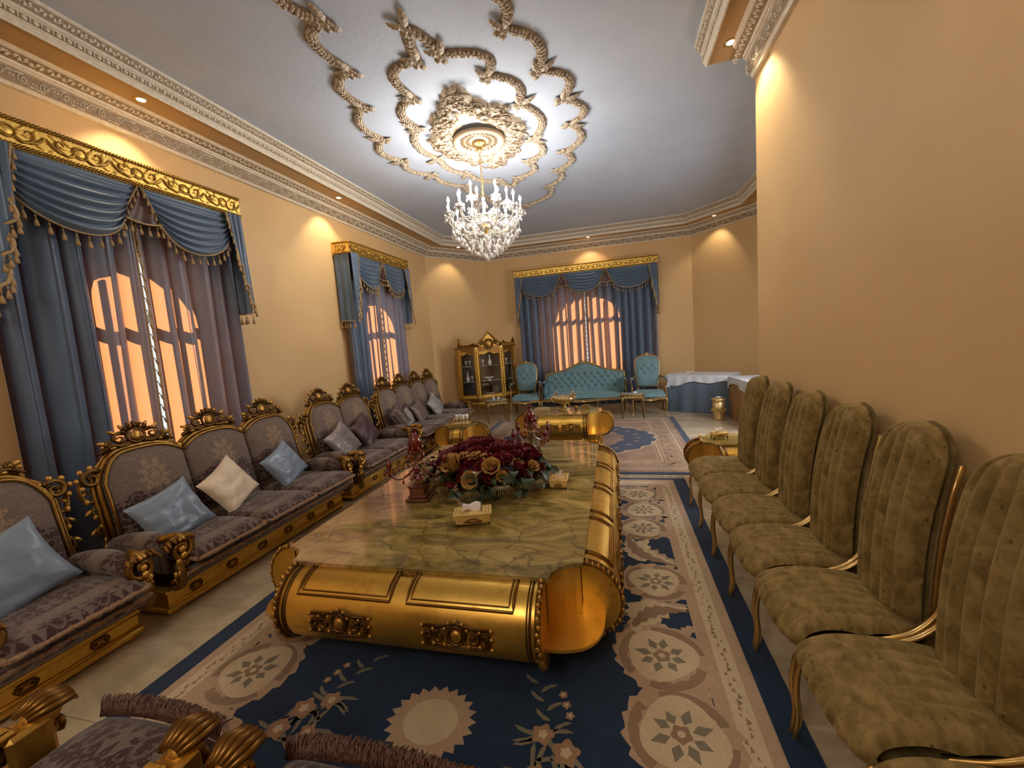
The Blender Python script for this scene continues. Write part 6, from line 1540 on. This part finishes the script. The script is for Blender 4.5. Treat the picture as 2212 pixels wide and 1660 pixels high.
# ---- candelabra
def candelabrum(x, y, rz, label, shades):
    E = empty('candelabrum', (x, y, TZ), rz, label, 'candelabrum', 'ruby glass candelabra on the marble table')
    m = MB(); m.box(-.085, .085, -.085, .085, 0, .022, .006); m.box(-.068, .068, -.068, .068, .022, .045, .008); m.box(-.058, .058, -.058, .058, .045, .10, .004); m.box(-.068, .068, -.068, .068, .10, .115, .006); m.build('base', M['wood'], E)
    m = MB(); m.lathe([(.0001, .115), (.04, .115), (.034, .13), (.022, .15), (.020, .22), (.032, .25), (.034, .262), (.018, .27), (.016, .29), (.030, .30), (.012, .31), (.012, .36), (.0001, .36)], 14); m.build('column', M['leafgold'], E)
    m = MB(); m.lathe([(.034, .268), (.05, .275), (.038, .283)], 12); m.build('collar', M['brass'], E)
    def shade(px, py, z, s):
        cup = MB(); cup.lathe([(.0001, z-.012*s), (.030*s, z-.006*s), (.044*s, z+.008*s), (.040*s, z+.006*s), (.010*s, z)], 12, (px, py, 0)); cup.build('cup', M['redglass'], E)
        g = MB(); g.lathe([(.016*s, z), (.032*s, z+.02*s), (.034*s, z+.06*s), (.022*s, z+.088*s), (.012*s, z+.10*s), (.014*s, z+.12*s), (.026*s, z+.128*s), (.024*s, z+.130*s), (.010*s, z+.122*s), (.0001, z+.11*s)], 12, (px, py, 0)); g.build('glass_shade', M['redglass'], E)
    dm = MB(); dm.ball((0, 0, -.006), .005, 5, 3); dm.lathe([(.0001, -.048), (.008, -.040), (.0095, -.030), (.004, -.014), (.0001, -.010)], 6)
    def drops(px, py, z, n, r, sc):
        for k in range(n):
            a = 2*pi*k/n; proto('glass_drop', dm, M['redglass'], E, (px+r*cos(a), py+r*sin(a), z), (0, 0, a), (sc,)*3)
    shade(0, 0, .36, 1.35 if shades else 1.2); drops(0, 0, .425, 8, .052, 1.3); drops(0, 0, .36, 8, .055, 1.2)
    for k in range(4):
        a = radians(200)+2*pi*k/4*1.0; c, s = cos(a), sin(a); R = .20
        m = MB(); m.tube(cr([(.02*c, .02*s, .245), (.07*c, .07*s, .19), (.14*c, .14*s, .165), (.195*c, .195*s, .20), (R*c, R*s, .245)], 5), .0085, 7); m.build('arm', M['redglass'], E)
        m = MB(); m.tube(cr([(.015*c, .015*s, .27), (.05*c, .05*s, .31), (.09*c, .09*s, .285), (.10*c, .10*s, .25)], 4), .004, 5); m.build('scroll', M['redglass'], E)
        shade(R*c, R*s, .25, .62); drops(R*c, R*s, .25, 5, .036, 1.0); drops(.11*c, .11*s, .17, 1, 0, 1.0)
        for q in range(5): t = .03+.035*q; proto('glass_drop', dm, M['redglass'], E, (t*c, t*s, .30-.012*q), (0, 0, 0), (.9,)*3)
candelabrum(-1.455, 2.71, .1, 'ruby glass candelabrum on a square wooden base, left of the flowers', True)
candelabrum(-.785, 3.68, .5, 'ruby glass candelabrum rising behind the flowers', False)
# ---- tissue boxes
def tissue_box(x, y, z, rz, w, d, h, label, big, sc=1):
    E = empty('tissue_box', (x, y, z), rz, label, 'tissue box', 'gilt tissue boxes')
    m = MB(); a, b = w/2, d/2; n0 = m.add([(-a*.9, -b*.9, .02), (a*.9, -b*.9, .02), (a*.9, b*.9, .02), (-a*.9, b*.9, .02), (-a, -b, h-.012), (a, -b, h-.012), (a, b, h-.012), (-a, b, h-.012)], [(3, 2, 1, 0), (0, 1, 5, 4), (1, 2, 6, 5), (2, 3, 7, 6), (3, 0, 4, 7), (4, 5, 6, 7)], False); m.build('box', M['tissuebox'], E)
    m = MB(); m.box(-a-.006, a+.006, -b-.006, b+.006, h-.012, h, .003); 
    m.tube([(-a+.02, -b+.02, h), (a-.02, -b+.02, h), (a-.02, b-.02, h), (-a+.02, b-.02, h)], .0025, 4, True); m.build('lid', M['tissuebox'], E)
    m = MB()
    k1, k2 = int(w/.02), int(d/.02)
    for i in range(k1):
        for j in range(k2):
            px, py = -a+(i+.5)*w/k1, -b+(j+.5)*d/k2
            if abs(px) < w*.25 and abs(py) < d*.3: continue
            m.ball((px, py, h+.001), (.006, .006, .002), 5, 3)
    m.build('pierced_lid_pattern', M['golddark'], E)
    m = MB(); m.tube([(-a*.5, -b*.97-.002, h*.40), (-a*.25, -b*.98-.003, h*.55), (0, -b-.003, h*.66), (a*.25, -b*.98-.003, h*.55), (a*.5, -b*.97-.002, h*.40), (0, -b*.96-.002, h*.34)], .0028, 4, True)
    for k in range(7): m.ball(((k-3)*a*.12, -b*.975-.003, h*.46), (.006, .003, .006), 5, 3)
    m.build('front_ornament', M['golddark'], E)
    fm = MB(); fm.tube([(0, 0, .022), (.004, -.004, .010), (.001, -.001, 0)], [.009, .007, .006], 6)
    for sx in (-1, 1):
        for sy in (-1, 1): o = fm.build('foot', M['golddark'], E, (sx*a*.86, sy*b*.86, 0))
    m = MB()
    if big: m.surf(lambda u, v: ((u-.5)*w*.50+.01*(v-.5), (v-.5)*d*.42+.015*sin(u*3), h+.004+.040*sin(pi*min(1, v*1.15))**.7+.008*sin(u*7+v*5)), 14, 12)
    else: m.surf(lambda u, v: ((u-.5)*.035*(1-v*.3)+.02*v, .004*sin(u*6)+.02*v*(u-.5), h-.005+.055*v), 8, 8); m.surf(lambda u, v: ((u-.5)*.035*(1-v*.3)+.02*v, .012-.01*v, h-.005+.055*v), 6, 6)
    m.build('tissue', M['white'], E)
tissue_box(-.915, 2.36, TZ-.012+.001, .30, .225, .125, .085, 'cream gilt tissue box with a folded napkin, in front of the flowers', True)
tissue_box(-.455, 3.02, TZ-.011, .02, .13, .16, .080, 'small pierced gilt tissue box right of the flowers', False)
# crumb-sized items on the second table
TB = .492
E = empty('footed_bowl', (-.80, 6.35, TB), 0, 'ornate silver-gilt footed bowl on the second marble table', 'bowl'); E.scale = (1.2, 1.2, 1.25)
m = MB(); m.lathe([(.0001, 0), (.085, 0), (.09, .01), (.06, .02), (.025, .035), (.022, .06), (.05, .075), (.12, .10), (.15, .135), (.155, .165), (.148, .165), (.14, .14), (.05, .09), (.0001, .085)], 28); m.build('body', M['champ'], E)
m = MB(); r4 = random.Random(4)
for k in range(150): a = r4.random()*2*pi; t = r4.random(); m.ball(((.075+.08*t)*cos(a), (.075+.08*t)*sin(a), .085+.075*t**1.1), .0095, 5, 3)
m.build('embossing', M['champ'], E)
for k in range(4):
    a = pi/4+pi/2*k; m = MB(); m.tube(cr([(.14*cos(a), .14*sin(a), .11), (.19*cos(a), .19*sin(a), .13), (.20*cos(a), .20*sin(a), .17), (.165*cos(a), .165*sin(a), .185), (.15*cos(a), .15*sin(a), .205)], 4), .010, 6); m.ball((.15*cos(a), .15*sin(a), .21), .014, 6, 4); m.build('handle', M['champ'], E)
E = empty('covered_dish', (-1.14, 6.36, TB), 0, 'flat beige covered dish at the left end of the second table', 'dish')
m = MB(); m.box(-.13, .13, -.06, .06, 0, .014, .006); m.build('tray', M['brass'], E); m = MB(); m.pad(-.125, .125, -.056, .056, .012, .045, 5, 24, 8); m.build('cover', M['rcream'], E)
E = empty('napkin_holder', (-.47, 6.33, TB), 0, 'arched gilt napkin holder on the second marble table', 'holder')
m = MB(); out = [(-.065, 0), (.065, 0), (.065, .04)]+[(.065*cos(pi*k/10), .04+.035*sin(pi*k/10)) for k in range(1, 10)]+[(-.065, .04)]; m.prism(out, -.03, -.024, axis='y'); m.prism(out, .024, .03, axis='y'); m.box(-.065, .065, -.024, .024, 0, .006); m.build('frame', M['champ'], E)
m = MB(); m.box(-.055, .055, -.022, .022, .007, .065, .004); m.build('napkins', M['rcream'], E)
E = empty('gilt_ball', (-.62, 6.36, TB), 0, 'small gilt ball ornament between the bowl and the napkin holder', 'ornament')
m = MB(); m.ball((0, 0, .032), .028, 12, 8); m.lathe([(.0001, 0), (.018, 0), (.014, .006), (.0001, .008)], 10); m.build('ball', M['golddark'], E)
# tray of glasses on the small left roll table
E = empty('serving_tray', (-2.235, 5.62, .464), .1, 'gilt serving tray with a rail on the small table by the long sofa', 'tray')
m = MB(); m.box(-.14, .14, -.10, .10, 0, .006, .002); m.build('plate', M['goldbright'], E)
m = MB(); m.tube([(-.14, -.10, .045), (.14, -.10, .045), (.14, .10, .045), (-.14, .10, .045)], .004, 5, True)
for k in range(6):
    for yy in (-.10, .10): m.tube([(-.14+.056*k, yy, .005), (-.14+.056*k, yy, .055)], .003, 4); m.ball((-.14+.056*k, yy, .060), .008, 5, 4)
m.build('gallery_rail', M['goldbright'], E)
for k, w_ in enumerate(('leftmost', 'second from the left', 'second from the right', 'rightmost')): tag(g1.build('goblet', M['crystal'], None, (-2.30+.05*k, 5.62+.02*(k % 2), .472)), 'small clear glass in the gilt serving tray, '+w_, 'glassware', 'glasses in the serving tray')
# small right roll table: tissue box and a finial
tissue_box(1.00, 4.54, .462, .15, .15, .09, .06, 'small white tissue box on the side table behind the farthest olive chair', True)
E = empty('brass_bell', (.80, 4.42, .462), 0, 'little brass bell on the edge of the small right side table', 'bell')
m = MB(); m.lathe([(.0001, 0), (.02, 0), (.016, .012), (.005, .02), (.004, .045), (.0001, .045)], 12); m.build('bell_body', M['brass'], E)
m = MB(); m.ball((0, 0, .055), .014, 10, 7); m.build('knob', M['goldbright'], E)
# perfume bottles on the gilt table by the cabinet
for dx, dy, nm, lb in ((-.05, 0, 'glass_bottle', 'clear glass bottle on the gilt table by the cabinet, left one'), (.05, .02, 'glass_bottle', 'clear glass bottle on the gilt table by the cabinet, right one')):
    m = MB(); m.lathe([(.0001, 0), (.018, 0), (.020, .03), (.008, .045), (.007, .055), (.011, .058), (.011, .07), (.0001, .072)], 10); tag(m.build(nm, M['crystal'], None, (-2.38+dx, 7.97+dy, .464)), lb, 'bottle', 'bottles on the gilt table')
E = empty('glass_dish', (.33, 8.02, .474), 0, 'small glass dish on the gilt table beside the teal sofa', 'dish'); m = MB(); m.lathe([(.0001, 0), (.03, 0), (.05, .02), (.047, .02), (.0001, .008)], 14); m.build('bowl', M['crystal'], E)
m = MB(); m.ball((.0, 0, .02), (.03, .02, .012), 8, 5); m.build('sweets', M['white'], E)
